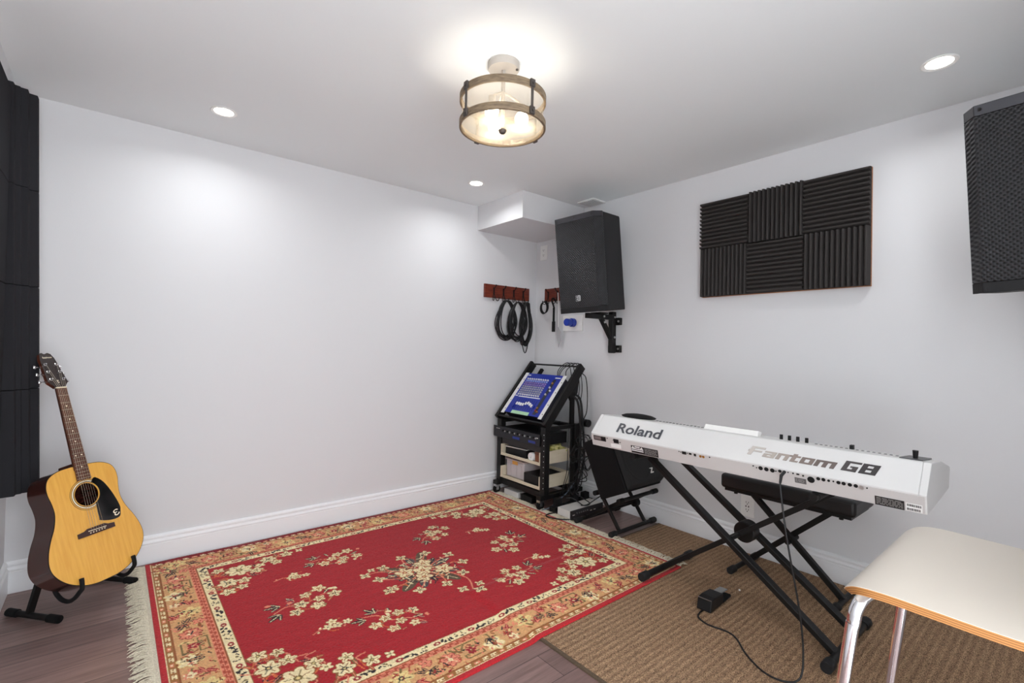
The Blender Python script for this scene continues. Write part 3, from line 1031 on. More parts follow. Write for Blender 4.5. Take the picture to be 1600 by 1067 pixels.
# ------------------------------------------------------------------ hook racks with cables
M_hookwood = mat('red_brown_wood', (122, 52, 34), .4, coat=.2, noise=(9, (88, 34, 24), (1.5, 1.5, 14)))
def hook_rack(label, loc, Rz, L, us):
    t = thing('hook_rack', label, 'hook rack', loc, Matrix.Rotation(Rz, 3, 'Z'))
    MB().b2((-L/2, -.020, -.057), (L/2, -.0005, .057)).build('board', M_hookwood, t, bevel=.003)
    for u_ in us:
        h = MB()
        h.box((u_, -.022, .0), (.014, .004, .062))
        h.tube(spline([(u_, -.024, .022), (u_, -.040, .030), (u_, -.052, .046)], 4), .0035, 8)
        h.ball((u_, -.053, .048), .0065, 6)
        for s in (-1, 1):
            h.tube(spline([(u_+s*.004, -.023, -.024), (u_+s*.012, -.026, -.050), (u_+s*.020, -.036, -.078), (u_+s*.024, -.056, -.080), (u_+s*.026, -.064, -.060)], 4), .0032, 8)
            h.ball((u_+s*.026, -.064, -.058), .0055, 6)
        tag(h.build('hook', M_blackmetal, t), kind=None)
    return t
hook_rack('red-brown wooden hook rack on the back wall holding coiled black cables', (-.349, 0, 1.688), 0, .50, [-.155, -.050, .065, .175])
hook_rack('red-brown wooden hook rack half hidden behind the corner speaker', (0, -.375, 1.683), -PI/2, .48, [-.19, -.075, .07, .19])

def coil(label, c, rx, rz, turns, seed, y0, extra=None, rad=.0046):
    r = random.Random(seed)
    pts = []
    N = 22
    for k in range(turns):
        dx, dz = r.uniform(-.016, .016), r.uniform(-.02, .016)
        ax, az = rx*r.uniform(.88, 1.06), rz*r.uniform(.90, 1.05)
        yy = y0-r.uniform(0, .032)
        for i in range(N):
            a = PI/2+2*PI*i/N
            top = (math.sin(a)+1)/2
            px = ax*math.cos(a)*(1-.35*top*top)
            pts.append((c[0]+px+dx*(1-top), yy-.012*math.sin(a*2+k)+(-.012*top), c[2]+az*math.sin(a)*1.0+dz*(1-top)-(az-rz)*top))
    if extra:
        pts += extra
    mb = MB().tube(spline(pts, 3), rad, 6)
    for k in range(3):
        a = r.uniform(0, 6.28)
        p = Vector((c[0]+rx*.9*math.cos(a), y0-.018, c[2]+rz*.9*math.sin(a)))
    return tag(mb.build('cable_coil', M_cable), label, 'cable', 'coiled cables on the back wall hooks')
coil('black cable coil, leftmost and widest on the back wall hook rack', (-.385, 0, 1.452), .105, .162, 11, 1, -.036)
coil('black cable coil in the middle of the back wall hook rack', (-.285, 0, 1.446), .100, .160, 11, 2, -.058)
coil('narrow black cable coil with a dangling loop, nearest the room corner', (-.172, 0, 1.428), .06, .185, 13, 3, -.038,
     [(-.172+.0, -.05, 1.60), (-.215, -.05, 1.45), (-.20, -.05, 1.25), (-.165, -.05, 1.165), (-.135, -.05, 1.24), (-.12, -.05, 1.42), (-.155, -.05, 1.60)])
# things on the second rack
rg = MB()
for k in range(4):
    rg.tube([(-.058-.004*k, -.186+.042*math.cos(2*PI*i/20)+.003*k, 1.575+.052*math.sin(2*PI*i/20)-.003*k) for i in range(20)], .0035, 6, closed=True)
tag(rg.build('cable_ring', M_cable), 'small coiled black cord ring on the hook rack beside the corner speaker', 'cord')
mc = thing('hanging_strap', 'black strap with clip hanging from the hook rack beside the corner speaker', 'strap', (-.055, -.292, 1.60))
MB().tube(spline([(0, -.02, .02), (-.01, .0, .045), (0, .025, .03), (.002, .01, -.01), (0, -.004, -.04)], 5), .008, 8).build('loop', M_rubber, mc)
MB().b2((-.003, -.012, -.16), (.003, .010, -.035)).build('webbing', M_rubber, mc)
MB().b2((-.006, -.018, -.245), (.006, .016, -.155)).build('clip', M_black, mc, bevel=.003)
tgx = thing('hanging_tag', 'pale grey card tag on a white cord below the corner speaker', 'tag', (-.05, -.345, 1.47))
MB().tube(spline([(-.01, .0, .22), (0, .002, .1), (.0, .0, -.075)], 4), .004, 6).build('white_cord', M_white, tgx)
MB().prism([(0, .002, -.075), (0, -.030, -.115), (0, -.030, -.185), (0, -.004, -.25), (0, .012, -.17), (0, .012, -.1)], (.003, 0, 0)).build('card', mat('grey_card', (170, 170, 172), .7), tgx, smooth=False)

# ------------------------------------------------------------------ wall plates
def slots(mb, c, ax=1):
    pass
def outlet(label, y, z, w_=.082, h_=.128, usb=True):
    t = thing('wall_outlet', label, 'outlet', (0, y, z))
    MB().b2((-.006, -w_/2, -h_/2), (-.0003, w_/2, h_/2)).build('cover_plate', M_white, t, bevel=.002)
    MB().b2((-.0085, -.018, -.035), (-.0062, .018, .035)).build('insert', M_white, t, bevel=.0008)
    s = MB()
    for zz in (-.022, .022):
        for yy in (-.007, .007):
            s.box((-.0087, yy, zz+.003), (.0012, .0026, .009))
        s.cyl((-.0082, 0, zz-.008), (-.0093, 0, zz-.008), .003, n=8)
    tag(s.build('slots', M_dark, t), kind='stuff')
    if usb:
        u_ = MB()
        for yy in (-.008, .008):
            u_.box((-.0087, yy, 0), (.0012, .005, .010))
        tag(u_.build('usb_ports', M_dark, t), kind='stuff')
    return t
outlet('white wall outlet with charging ports just above the right baseboard', -1.943, .280)
outlet('white wall outlet high in the corner under the bulkhead', -.099, 2.073, .088, .132, False)
bp_ = thing('blue_plug_plate', 'white wall plate with round blue plug under the corner speaker', 'wall plate', (0, -.475, 1.427))
MB().b2((-.012, -.108, -.066), (-.0003, .112, .066)).build('cover_plate', M_white, bp_, bevel=.003)
M_blue = mat('blue_plug', (32, 62, 170), .35)
pl = MB()
pl.lathe([(0, .0), (.036, .0), (.036, .03), (.030, .036), (0, .036)], (-.012, -.012, .004), 28, cols(Vector((0, 1, 0)), Vector((0, 0, 1)), Vector((-1, 0, 0))))
pl.build('socket', M_blue, bp_)
pl = MB()
pl.lathe([(0, .036), (.026, .036), (.031, .05), (.031, .085), (.026, .092), (.016, .094), (0, .094)], (-.012, -.012, .004), 28, cols(Vector((0, 1, 0)), Vector((0, 0, 1)), Vector((-1, 0, 0))))
pl.build('plug', M_blue, bp_)

# ------------------------------------------------------------------ wall speakers
def grille_mat():
    m = bpy.data.materials.new('perforated_grille')
    m.use_nodes = True
    nt = m.node_tree
    b = nt.nodes['Principled BSDF']
    b.inputs['Roughness'].default_value = .4
    b.inputs['Metallic'].default_value = .4
    tc = nt.nodes.new('ShaderNodeTexCoord')
    sp = nt.nodes.new('ShaderNodeSeparateXYZ')
    L = nt.links.new
    L(tc.outputs['Object'], sp.inputs[0])
    def mth(op, a, bb=None):
        n = nt.nodes.new('ShaderNodeMath')
        n.operation = op
        for i, v in enumerate((a, bb)):
            if v is None: continue
            if isinstance(v, (int, float)): n.inputs[i].default_value = v
            else: L(v, n.inputs[i])
        return n.outputs[0]
    k = 2*PI/.0125
    sx = mth('ADD', sp.outputs[0], mth('MULTIPLY', sp.outputs[1], .9))
    a = mth('MULTIPLY', mth('ADD', sx, sp.outputs[2]), k*.7)
    c = mth('MULTIPLY', mth('SUBTRACT', sx, sp.outputs[2]), k*.7)
    pr = mth('ADD', mth('SINE', a), mth('SINE', c))
    rp = nt.nodes.new('ShaderNodeValToRGB')
    rp.color_ramp.elements[0].position = .62
    rp.color_ramp.elements[0].color = (*lin((46, 46, 49)), 1)
    rp.color_ramp.elements[1].position = .74
    rp.color_ramp.elements[1].color = (*lin((8, 8, 9)), 1)
    L(mth('ADD', mth('MULTIPLY', pr, .25), .5), rp.inputs[0])
    L(rp.outputs[0], b.inputs['Base Color'])
    bp = nt.nodes.new('ShaderNodeBump')
    bp.invert = True
    bp.inputs['Strength'].default_value = .5
    bp.inputs['Distance'].default_value = .002
    L(pr, bp.inputs['Height'])
    L(bp.outputs[0], b.inputs['Normal'])
    return m
M_grille = grille_mat()
M_cab = mat('speaker_cabinet', (25, 25, 27), .55, spec=.35, bump=(300, .2))
M_strip = mat('grey_strip', (74, 74, 78), .25, .6)
w1, cw, cdp, hh, bwd, D = .166, .200, .056, .343, .146, .37
def pa_speaker(label, loc, R, logo):
    t = thing('wall_speaker', label, 'speaker', loc, R, 'large loudspeakers on wall brackets')
    plan = [(-w1+.004, .006), (w1-.004, .006), (cw-.003, cdp+.004), (cw-.003, cdp+.02), (bwd+.02, D-.04), (bwd, D), (-bwd, D), (-bwd-.02, D-.04), (-cw+.003, cdp+.02), (-cw+.003, cdp+.004)]
    MB().prism([(a, b, -hh+.002) for a, b in plan], (0, 0, 2*hh-.004)).build('cabinet', M_cab, t, smooth=False, bevel=.006)
    def band(z0, z1, off, name, m, bev=.002):
        P = [(-cw, cdp), (-w1, -off), (w1, -off), (cw, cdp), (cw, cdp+.010), (w1-.003, .007), (-w1+.003, .007), (-cw, cdp+.010)]
        return MB().prism([(a, b, z0) for a, b in P], (0, 0, z1-z0)).build(name, m, t, smooth=False, bevel=bev)
    band(-.303, .303, .004, 'grille', M_grille, .001)
    st = band(.304, hh, .005, 'top_strip', M_strip)
    band(-hh, -.304, .005, 'bottom_strip', M_cab)
    for x in (-.150, 0, .150):
        MB().cyl((x, -.0045, .325), (x, -.0072, .325), .006, n=12).build('screw', M_dark, st)
    if logo:
        lg = MB().b2((-.020, -.0095, -.262), (.020, -.0042, -.222)).build('badge', M_steel, t, bevel=.002)
        for body, x in (('E', -.016), ('V', .001)):
            text('badge_letter', body, .02, M_dark, lg, frame4((x, -.0098, -.258), (1, 0, 0), (0, 0, 1), (0, -1, 0)), width=.015, height=.032, ext=.0003)
    seam = MB()
    for s in (-1, 1):
        seam.b2((s*cw-.0015, cdp+.014, -hh+.004), (s*cw+.0008, cdp+.018, hh-.004))
    return t
R1 = Matrix(((.108, .989, -.101), (-.994, .110, .019), (.030, .099, .995)))
pa_speaker('black loudspeaker on a wall bracket in the corner, turned to the room', (-.474, -.939, 1.811), R1, True)
R2 = Matrix(((.004, .997, -.078), (-.999, .007, .036), (.036, .078, .996)))
pa_speaker('black loudspeaker cut off by the right edge of the photo', (-.548, -3.171, 1.796), R2, False)
M_bolt = mat('zinc_bolt', (205, 205, 205), .35, .8)
def bracket(label, y, zt, xo):
    t = thing('speaker_bracket', label, 'wall bracket', (0, y, 0), None, 'speaker brackets')
    MB().b2((-.070, -.022, 1.185), (-.026, .022, zt)).build('post', M_blackmetal, t, bevel=.006)
    for z0 in (1.19, zt-.10):
        wp = MB()
        wp.b2((-.026, -.058, z0), (-.0005, .058, z0+.055))
        w_ = wp.build('wall_plate', M_blackmetal, t, bevel=.004)
        for s in (-1, 1):
            MB().cyl((-.026, s*.042, z0+.028), (-.031, s*.042, z0+.028), .008, n=10).build('bolt', M_bolt, w_)
    MB().b2((-xo, -.019, zt-.062), (-.060, .019, zt-.024)).build('arm', M_blackmetal, t, bevel=.003)
    MB().bar((-.062, 0, zt-.205), (-.185, 0, zt-.050), .030, .030, up=(0, 1, 0)).build('brace', M_blackmetal, t, bevel=.003)
    MB().b2((-.245, -.05, zt-.024), (-.155, .05, zt-.014)).build('top_plate', M_blackmetal, t, bevel=.003)
    for x, z in ((-.048, zt-.042), (-.175, zt-.042), (-.048, zt-.195), (-.165, zt-.085)):
        MB().cyl((x, -.022, z), (x, -.028, z), .008, n=10).build('bolt', M_bolt, t)
bracket('black steel wall bracket under the corner speaker', -.925, 1.500, .34)
bracket('black steel wall bracket under the speaker at the right edge', -3.17, 1.488, .42)
# ------------------------------------------------------------------ keyboard
KU, KW = Vector((.0237, -.9997, 0)), Vector((.9997, .0237, 0))
KR = cols(KU, KW, Vector((0, 0, 1)))
KA = Vector((-.949, -1.527, .690))
M_kb = mat('keyboard_shell', (214, 214, 213), .35, noise=(3, (209, 209, 208), (1, 1, 1)))
M_kbpanel = mat('keyboard_panel', (196, 193, 191), .45)
M_kend = mat('keyboard_end', (186, 187, 189), .4)
kb = thing('synthesizer_keyboard', 'long white synthesizer keyboard seen from behind on a black stand', 'keyboard', KA, KR)
LK = 1.406
def kpoly(P, x): return [(x, a, b) for a, b in P]
MB().prism(kpoly([(0, 0), (-.018, .066), (-.016, .069), (.066, .158), (.074, .1605), (.13, .156), (.255, .142), (.275, .075), (.43, .062), (.43, .011), (.10, 0)], .022), (LK-.044, 0, 0)).build('shell', M_kb, kb, smooth=False, bevel=.002)
for x0 in (0, LK-.022):
    MB().prism(kpoly([(0, 0), (-.018, .066), (.068, .160), (.13, .156), (.255, .142), (.45, .094), (.455, .085), (.435, .011), (.10, 0)], x0), (.022, 0, 0)).build('end_cheek', M_kb, kb, smooth=False, bevel=.003)
kmat = bpy.data.materials.new('piano_keys')
kmat.use_nodes = True
_nt = kmat.node_tree
_tc = _nt.nodes.new('ShaderNodeTexCoord'); _wv = _nt.nodes.new('ShaderNodeTexWave'); _rp = _nt.nodes.new('ShaderNodeValToRGB')
_wv.inputs['Scale'].default_value = 2*PI/(.0262*20)
_rp.color_ramp.elements[0].color = (.1, .1, .1, 1); _rp.color_ramp.elements[1].color = (.85, .85, .82, 1); _rp.color_ramp.elements[1].position = .06
_nt.links.new(_tc.outputs['Object'], _wv.inputs['Vector']); _nt.links.new(_wv.outputs['Fac'], _rp.inputs[0]); _nt.links.new(_rp.outputs[0], _nt.nodes['Principled BSDF'].inputs['Base Color'])
kbed = MB().b2((.0225, .276, .063), (LK-.0225, .432, .080)).build('keybed', kmat, kb, smooth=False)
# rear connector panel, set a hair proud of the shell
nB = Vector((0, -.066, -.018)).normalized()
upB = Vector((0, -.018, .066)).normalized()
def back(x, f, off=.0006):     # f: 0 bottom .. 1 top of the panel
    return Vector((x, -.018*f, .066*f))+nB*off
def bpatch(name, x0, x1, f0, f1, m, off=.0012, parent=None, t=.0012):
    mb = MB().prism([back(x0, f0, off), back(x1, f0, off), back(x1, f1, off), back(x0, f1, off)], -nB*t)
    return mb.build(name, m, parent or kb, smooth=False)
bpatch('rear_panel', .006, LK-.006, .04, .93, M_kbpanel)
M_lbl = mat('black_label', (34, 32, 33), .5)
M_lbl2 = mat('label_grey_print', (150, 148, 146), .6)
M_gold = mat('gold_contact', (190, 150, 80), .3, .9)
def rows(lab, x0, x1, f0, f1, n, m, seed=1):
    r = random.Random(seed)
    mb = MB()
    for i in range(n):
        f = f1-(f1-f0)*(i+.5)/n
        x = x0
        while x < x1-.004:
            L = min(r.uniform(.004, .018), x1-x)
            h = (f1-f0)/n*.32
            mb.prism([back(x, f-h/2, .0030), back(x+L, f-h/2, .0030), back(x+L, f+h/2, .0030), back(x, f+h/2, .0030)], -nB*.0008)
            x += L+.003
    tag(mb.build('print', m, lab), kind='stuff')
pw = bpatch('power_panel', .017, .099, .48, .86, M_lbl, .0018)
bpatch('switch_rocker', .072, .096, .53, .81, M_dark, .004, pw, .003)
bpatch('window', .022, .066, .56, .80, mat('smoked_panel', (120, 112, 112), .3), .0024, pw)
pi = bpatch('power_inlet', .150, .182, .54, .86, M_dark, .003, None, .002)
tag(bpatch('approval_card', .129, .192, .14, .44, M_white, .0022), 'white sticker')
wl = bpatch('warning_label', .256, .410, .06, .62, M_lbl, .0020)
rows(wl, .335, .405, .12, .56, 6, M_lbl2, 2)
for f0, f1 in ((.22, .29), (.36, .43)):
    bpatch('stripe', .259, .327, f0, f1, M_white, .0028, wl)
for x in (.268, .318):
    MB().prism([back(x-.008, .46, .003), back(x+.008, .46, .003), back(x, .60, .003)], -nB*.0006).build('warning_triangle', M_white, wl, smooth=False)
bpatch('stripe', .278, .308, .50, .58, M_white, .0028, wl)
ll = bpatch('serial_label', 1.266, 1.347, .02, .50, M_lbl, .0020)
rows(ll, 1.270, 1.343, .08, .46, 5, M_lbl2, 5)
bc = bpatch('bar_code', 1.351, 1.394, .05, .46, M_white, .0020)
r_ = random.Random(4)
for f0, f1 in ((.30, .42), (.09, .21)):
    mb = MB(); x = 1.354
    while x < 1.390:
        w_ = r_.uniform(.0008, .0028)
        mb.prism([back(x, f0, .0028), back(x+w_, f0, .0028), back(x+w_, f1, .0028), back(x, f1, .0028)], -nB*.0006)
        x += w_+r_.uniform(.001, .002)
    tag(mb.build('bars', M_lbl, bc), kind='stuff')
sl_ = bpatch('input_label', 1.012, 1.052, .33, .64, mat('grey_label', (92, 90, 90), .5), .002)
rows(sl_, 1.015, 1.049, .38, .60, 3, M_lbl2, 8)
def jack(x, f, rad, m=M_dark, name='jack'):
    c = back(x, f, 0)
    mb = MB()
    mb.cyl(c, c+nB*.0030, rad, n=16)
    o = mb.build(name, m, kb)
    return o
for x, f, rd in [(.110, .80, .003), (.148, .74, .0025), (.191, .66, .003), (.525, .86, .0025), (.534, .84, .0025), (.566, .84, .0025), (.672, .86, .003), (.858, .85, .003), (.871, .77, .0025), (.945, .79, .0025), (.990, .86, .0025), (1.008, .86, .003), (1.043, .83, .0035), (1.143, .84, .003), (1.245, .83, .0025)]:
    jack(x, f, rd, M_dark, 'screw')
for x in (.887, .909, .932): jack(x, .79, .0085, M_dark, 'midi_jack')
for x in (.960, .977): jack(x, .84, .0062)
for x in (1.094, 1.111, 1.159, 1.175, 1.194, 1.212): jack(x, .83, .0066)
jack(1.128, .83, .0045); jack(1.229, .80, .0075, M_bolt, 'jack')
jack(1.069, .68, .0125, M_dark, 'xlr_jack')
for x in (.629, .643): jack(x, .80, .0058, M_gold, 'rca_jack')
for x0, x1, f0, f1 in ((.540, .560, .72, .92), (.574, .586, .78, .90), (.598, .608, .74, .90), (1.020, 1.030, .82, .90)):
    bpatch('port', x0, x1, f0, f1, M_dark, .003, None, .002)
# logos on the sloping back
sS = Vector((0, .082, .089)).normalized()
nS = Vector((1, 0, 0)).cross(sS)
def slope(x, d, off=.0006): return Vector((x, -.016, .069))+sS*d+nS*off
M_logo = mat('logo_dark', (66, 68, 74), .4)
text('maker_name', 'Roland', .08, M_logo, kb, frame4(slope(.152, .028, .0022), (1, 0, 0), sS, nS), width=.256, height=.057, ext=.0008, bold=.0012)
GLY = {'F': (1.02, [(0, 0, .30, .92), (0, .80, 1.02, 1), (-.10, .42, .92, .58)]),
       'a': (.84, [(.0, .52, .84, .68), (.56, 0, .84, .68), (0, 0, .84, .13), (0, 0, .27, .40), (0, .27, .84, .40)]),
       'n': (.82, [(0, 0, .27, .68), (0, .50, .82, .68), (.55, 0, .82, .68)]),
       't': (.62, [(.08, 0, .36, .86), (-.08, .52, .62, .68), (.08, 0, .62, .15)]),
       'o': (.84, [(0, 0, .27, .68), (.57, 0, .84, .68), (0, 0, .84, .16), (0, .52, .84, .68)]),
       'm': (1.26, [(0, 0, .27, .68), (0, .50, 1.26, .68), (.495, 0, .765, .68), (.99, 0, 1.26, .68)]),
       'G': (1.14, [(0, 0, .36, 1), (0, .82, 1.14, 1), (0, 0, 1.06, .20), (.70, 0, 1.06, .52), (.52, .38, 1.06, .52)]),
       '8': (1.16, [(0, 0, .38, 1), (.78, 0, 1.16, 1), (0, .84, 1.16, 1), (0, 0, 1.16, .18), (0, .42, 1.16, .60)])}
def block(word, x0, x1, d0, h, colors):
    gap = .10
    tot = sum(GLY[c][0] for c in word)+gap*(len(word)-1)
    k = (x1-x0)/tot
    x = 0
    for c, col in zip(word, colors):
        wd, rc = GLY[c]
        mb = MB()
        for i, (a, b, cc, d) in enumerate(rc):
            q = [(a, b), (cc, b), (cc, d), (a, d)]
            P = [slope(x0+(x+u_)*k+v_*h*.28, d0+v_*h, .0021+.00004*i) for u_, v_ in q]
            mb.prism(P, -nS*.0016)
        mb.build('logo_letter', mat('logo_sheen_tone', col, .4), kb, smooth=False)
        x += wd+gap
block('Fantom', .822, 1.136, .035, .043, [(186, 180, 174), (172, 164, 156), (156, 146, 138), (140, 128, 121), (122, 110, 104), (106, 95, 91)])  # metal reflection painted in: letter colours fade from pale to dark
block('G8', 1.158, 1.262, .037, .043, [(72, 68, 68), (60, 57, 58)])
# controls that show above the back edge
def ktop(y):   # height of the top there
    return .156+(y-.13)*(.142-.156)/.125 if y > .13 else .158
sc_ = MB().prism([(.575, .110, .150), (.82, .110, .150), (.82, .128, .178), (.575, .128, .178)], (0, .035, -.008)).build('screen_hood', M_white, kb, smooth=False, bevel=.003)
for x in (.904, .936, .968, 1.001):
    MB().cyl((x, .15, .150), (x, .15, .174), .0065, n=12).build('knob', M_black, kb)
MB().b2((1.147, .16, .150), (1.160, .18, .169)).build('slider_cap', M_black, kb, bevel=.002)
MB().prism([(1.315, .085, .1585), (1.380, .085, .1585), (1.380, .25, .1435), (1.315, .25, .1435)], (0, .003, .004)).build('lever_plate', mat('lever_plate', (70, 70, 72), .4), kb, smooth=False)
MB().cyl((1.352, .135, .155), (1.352, .135, .186), .007, .009, n=12).build('pitch_lever', M_black, kb)
for i in range(14):
    x = .30+i*.019
    MB().b2((x, .14, .153), (x+.010, .152, .1575)).build('button', mat('grey_button', (120, 120, 122), .5) if i == 0 else bpy.data.materials['grey_button'], kb, bevel=.001)
for i in range(16):
    x = 1.03+i*.0175
    if 1.14 < x < 1.165: continue
    MB().b2((x, .15, .151), (x+.008, .162, .1555)).build('button', bpy.data.materials['grey_button'], kb, bevel=.001)
hp = MB()
hp.lathe([(.105, 0), (.110, .006), (.085, .016), (.045, .022), (0, .023)], (.185, .155, .158), 36, Matrix.Diagonal((.95, .5, .8)))
o = hp.build('soft_pouch', M_rubber, None)
o.matrix_world = kb.matrix_world.copy()
tag(o, 'flat black rounded pouch lying on the left end of the white keyboard', 'pouch')

# ------------------------------------------------------------------ keyboard stand: one single bar between a pair of bars
ks = thing('keyboard_stand', 'black folding X stand carrying the white keyboard', 'keyboard stand', (-.62, -2.2, 0))
def rel(p, o): return Vector(p)-Vector(o)
KO = (-.62, -2.2, 0)
M_grip = mat('ribbed_rubber', (22, 22, 23), .7)
def foot_tube(t, x0, x1, y, z, r, org):
    f = MB().tube([rel((x0, y, z), org), rel((x1, y, z), org)], r, 14).build('foot', M_blackmetal, t)
    for a, b in ((x0, x0+.055), (x1, x1-.055)):
        s = 1 if b > a else -1
        MB().lathe([(0, 0), (r+.004, 0), (r+.006, .004), (r+.006, .05), (r+.003, .055), (r+.0005, .055)], rel((a-s*.004, y, z), org), 20, cols(Vector((0, 1, 0)), Vector((0, 0, s)), Vector((s, 0, 0)))).build('rubber_cap', M_grip, f)
    return f
foot_tube(ks, -.855, -.375, -1.790, .038, .016, KO)
foot_tube(ks, -.890, -.385, -2.640, .030, .016, KO)
zt = .672
# pair of bars: from upper left down to the right foot
for x in (-.765, -.535):
    MB().bar(rel((x, -1.770, zt-.030), KO), rel((x, -2.640, .030), KO), .024, .040, up=(1, 0, 0)).build('leg', M_blackmetal, ks, bevel=.003)
MB().bar(rel((-.655, -2.600, zt-.030), KO), rel((-.655, -1.790, .038), KO), .024, .052, up=(1, 0, 0)).build('leg', M_blackmetal, ks, bevel=.003)
# pivot discs
pv = (-.60, -2.2, .345)
MB().cyl(rel((-.628, -2.205, .345), KO), rel((-.562, -2.205, .345), KO), .049, n=36).build('locking_disc', M_blackmetal, ks, bevel=.004)
MB().cyl(rel((-.752, -2.205, .345), KO), rel((-.628, -2.205, .345), KO), .010, n=12).build('pivot_bolt', M_blackmetal, ks)
for y, xs in ((-1.775, (-.930, -.500)), (-2.600, (-.930, -.500))):
    a = MB().tube([rel((xs[0], y, zt-.006), KO), rel((xs[1], y, zt-.006), KO)], .0155, 14).build('support_arm', M_blackmetal, ks)
    MB().tube([rel((xs[0]+.03, y, zt-.006), KO), rel((xs[1]-.02, y, zt-.006), KO)], .0175, 14).build('rubber_sleeve', M_grip, a)

# ------------------------------------------------------------------ bench under the keyboard
bo = (-.22, -2.27, 0)
bn = thing('keyboard_bench', 'black padded X-leg bench pushed under the white keyboard by the wall', 'bench', bo)
M_vinyl = mat('black_vinyl', (22, 22, 23), .45, bump=(200, .1))
MB().b2((-.150, -.320, .462), (.150, .315, .540)).build('seat_pad', M_vinyl, bn, bevel=.018, seg=4)
MB().b2((-.135, -.300, .448), (.135, .295, .464)).build('seat_board', M_blackmetal, bn, smooth=False)
for x, y in ((-.10, -.25), (-.10, .25), (.10, -.25), (.10, .25)):
    MB().cyl((x, y, .432), (x, y, .449), .010, n=10).build('bolt', M_blackmetal, bn)
foot_tube(bn, -.385, -.065, -2.025, .028, .013, bo)
foot_tube(bn, -.385, -.065, -2.515, .028, .013, bo)
for x, ya, yb in ((-.030, .195, -.245), (.030, -.195, .245)):
    MB().bar((x, ya, .440), (x, yb, .030), .028, .028, up=(1, 0, 0)).build('leg', M_blackmetal, bn, bevel=.003)
MB().cyl((-.060, 0, .235), (.060, 0, .235), .014, n=14).build('pivot_bolt', M_blackmetal, bn)

# ------------------------------------------------------------------ pedal with cable
pr = Matrix.Rotation(math.radians(4), 3, 'Z')
pd = thing('sustain_pedal', 'small black sustain pedal with grey lever on the brown rug', 'pedal', (-.745, -2.120, .009), pr)
MB().prism([(-.105, -.034, 0), (.035, -.034, 0), (.035, -.034, .046), (-.055, -.034, .054), (-.092, -.034, .050)], (0, .068, 0)).build('housing', M_black, pd, smooth=False, bevel=.004)
MB().b2((.030, -.034, 0), (.125, .034, .012)).build('base_plate', M_rubber, pd, bevel=.003)
MB().prism([(.02, -.019, .043), (.118, -.019, .034), (.120, -.019, .029), (.02, -.019, .037)], (0, .038, 0)).build('lever', mat('grey_lever', (150, 150, 150), .35, .4), pd, smooth=False, bevel=.002)
MB().prism([(-.094, -.032, .0495), (-.090, -.032, .0515), (-.090, .032, .0515), (-.094, .032, .0495)], (0, 0, .001)).build('trim_line', M_steel, pd, smooth=False)
jk = kb.matrix_world @ (back(.977, .84, .004))
nBw = KR @ nB
path = [jk, jk+nBw*.030, jk+nBw*.05+Vector((0, -.004, -.035)), (-1.022, -2.545, .52), (-1.000, -2.585, .25), (-1.004, -2.600, .10), (-1.03, -2.598, .025), (-1.07, -2.560, .0125), (-1.075, -2.49, .0125), (-1.02, -2.40, .0125), (-.95, -2.33, .0125), (-.93, -2.28, .0125), (-.945, -2.20, .0125), (-.925, -2.145, .0125), (-.885, -2.128, .0125), (-.853, -2.127, .0135)]
cb = thing('pedal_cable', 'thin black cable running from the white keyboard to the pedal', 'cable', (0, 0, 0))
MB().tube(spline(path, 8), .0035, 8).build('cord', M_cable, cb)
MB().tube([jk+nBw*.001, jk+nBw*.032, jk+nBw*.047+Vector((0, -.002, -.022))], [.0060, .0062, .0045], 12).build('plug', M_cable, cb)
tag(MB().box((-.52, -2.14, .0105), (.012, .008, .004), Matrix.Rotation(.5, 3, 'Z')).build('paper_scrap', M_white), 'tiny white paper scrap on the brown rug behind the pedal', 'paper')

# ------------------------------------------------------------------ bar stool
so = (-1.74, -3.18, .009)
st = thing('bar_stool', 'stool with white curved plywood seat and chrome tube legs', 'stool', so)
M_seat = mat('white_laminate', (194, 186, 175), .4, spec=.35)
def ply_mat():
    m = bpy.data.materials.new('plywood_edge')
    m.use_nodes = True
    nt = m.node_tree
    b = nt.nodes['Principled BSDF']
    b.inputs['Roughness'].default_value = .5
    uv = nt.nodes.new('ShaderNodeUVMap'); uv.uv_map = 'ply'
    sp = nt.nodes.new('ShaderNodeSeparateXYZ')
    rp = nt.nodes.new('ShaderNodeValToRGB')
    rp.color_ramp.interpolation = 'CONSTANT'
    e = rp.color_ramp.elements
    A, B = (*lin((178, 124, 68)), 1), (*lin((124, 78, 42)), 1)
    e[0].position = 0; e[0].color = A
    e[1].position = .16; e[1].color = B
    for k, p in enumerate((.24, .42, .50, .68, .76)):
        q = e.new(p); q.color = A if k % 2 == 0 else B
    q = e.new(.93); q.color = (*lin((214, 205, 190)), 1)
    nt.links.new(uv.outputs[0], sp.inputs[0])
    nt.links.new(sp.outputs[1], rp.inputs[0])
    nt.links.new(rp.outputs[0], b.inputs['Base Color'])
    return m
# seat profile: (depth from the front edge, height)
prof = spline([(0, .770, 0), (.010, .786, 0), (.030, .798, 0), (.065, .803, 0), (.13, .802, 0), (.22, .800, 0), (.30, .803, 0), (.345, .815, 0), (.372, .845, 0), (.386, .90, 0), (.397, .99, 0), (.405, 1.09, 0)], 5)
TH = .0138
nW = 28
HWs = .241
sm = MB()
def hw_at(s_, tot):
    # rounded front corners and tapering back
    r0 = .075
    if s_ < r0:
        return HWs-r0*.75*(1-math.sqrt(max(0, 1-((r0-s_)/r0)**2)))
    if s_ > tot-.08:
        q = (s_-(tot-.08))/.08
        return HWs-.02-.09*(1-math.sqrt(max(0, 1-q*q)))
    return HWs-.02*max(0, (s_-.35)/(tot-.43)) if s_ > .35 else HWs
acc = [0]
for a, b in zip(prof, prof[1:]): acc.append(acc[-1]+(b-a).length)
tot = acc[-1]
bm = sm.bm
top, bot = [], []
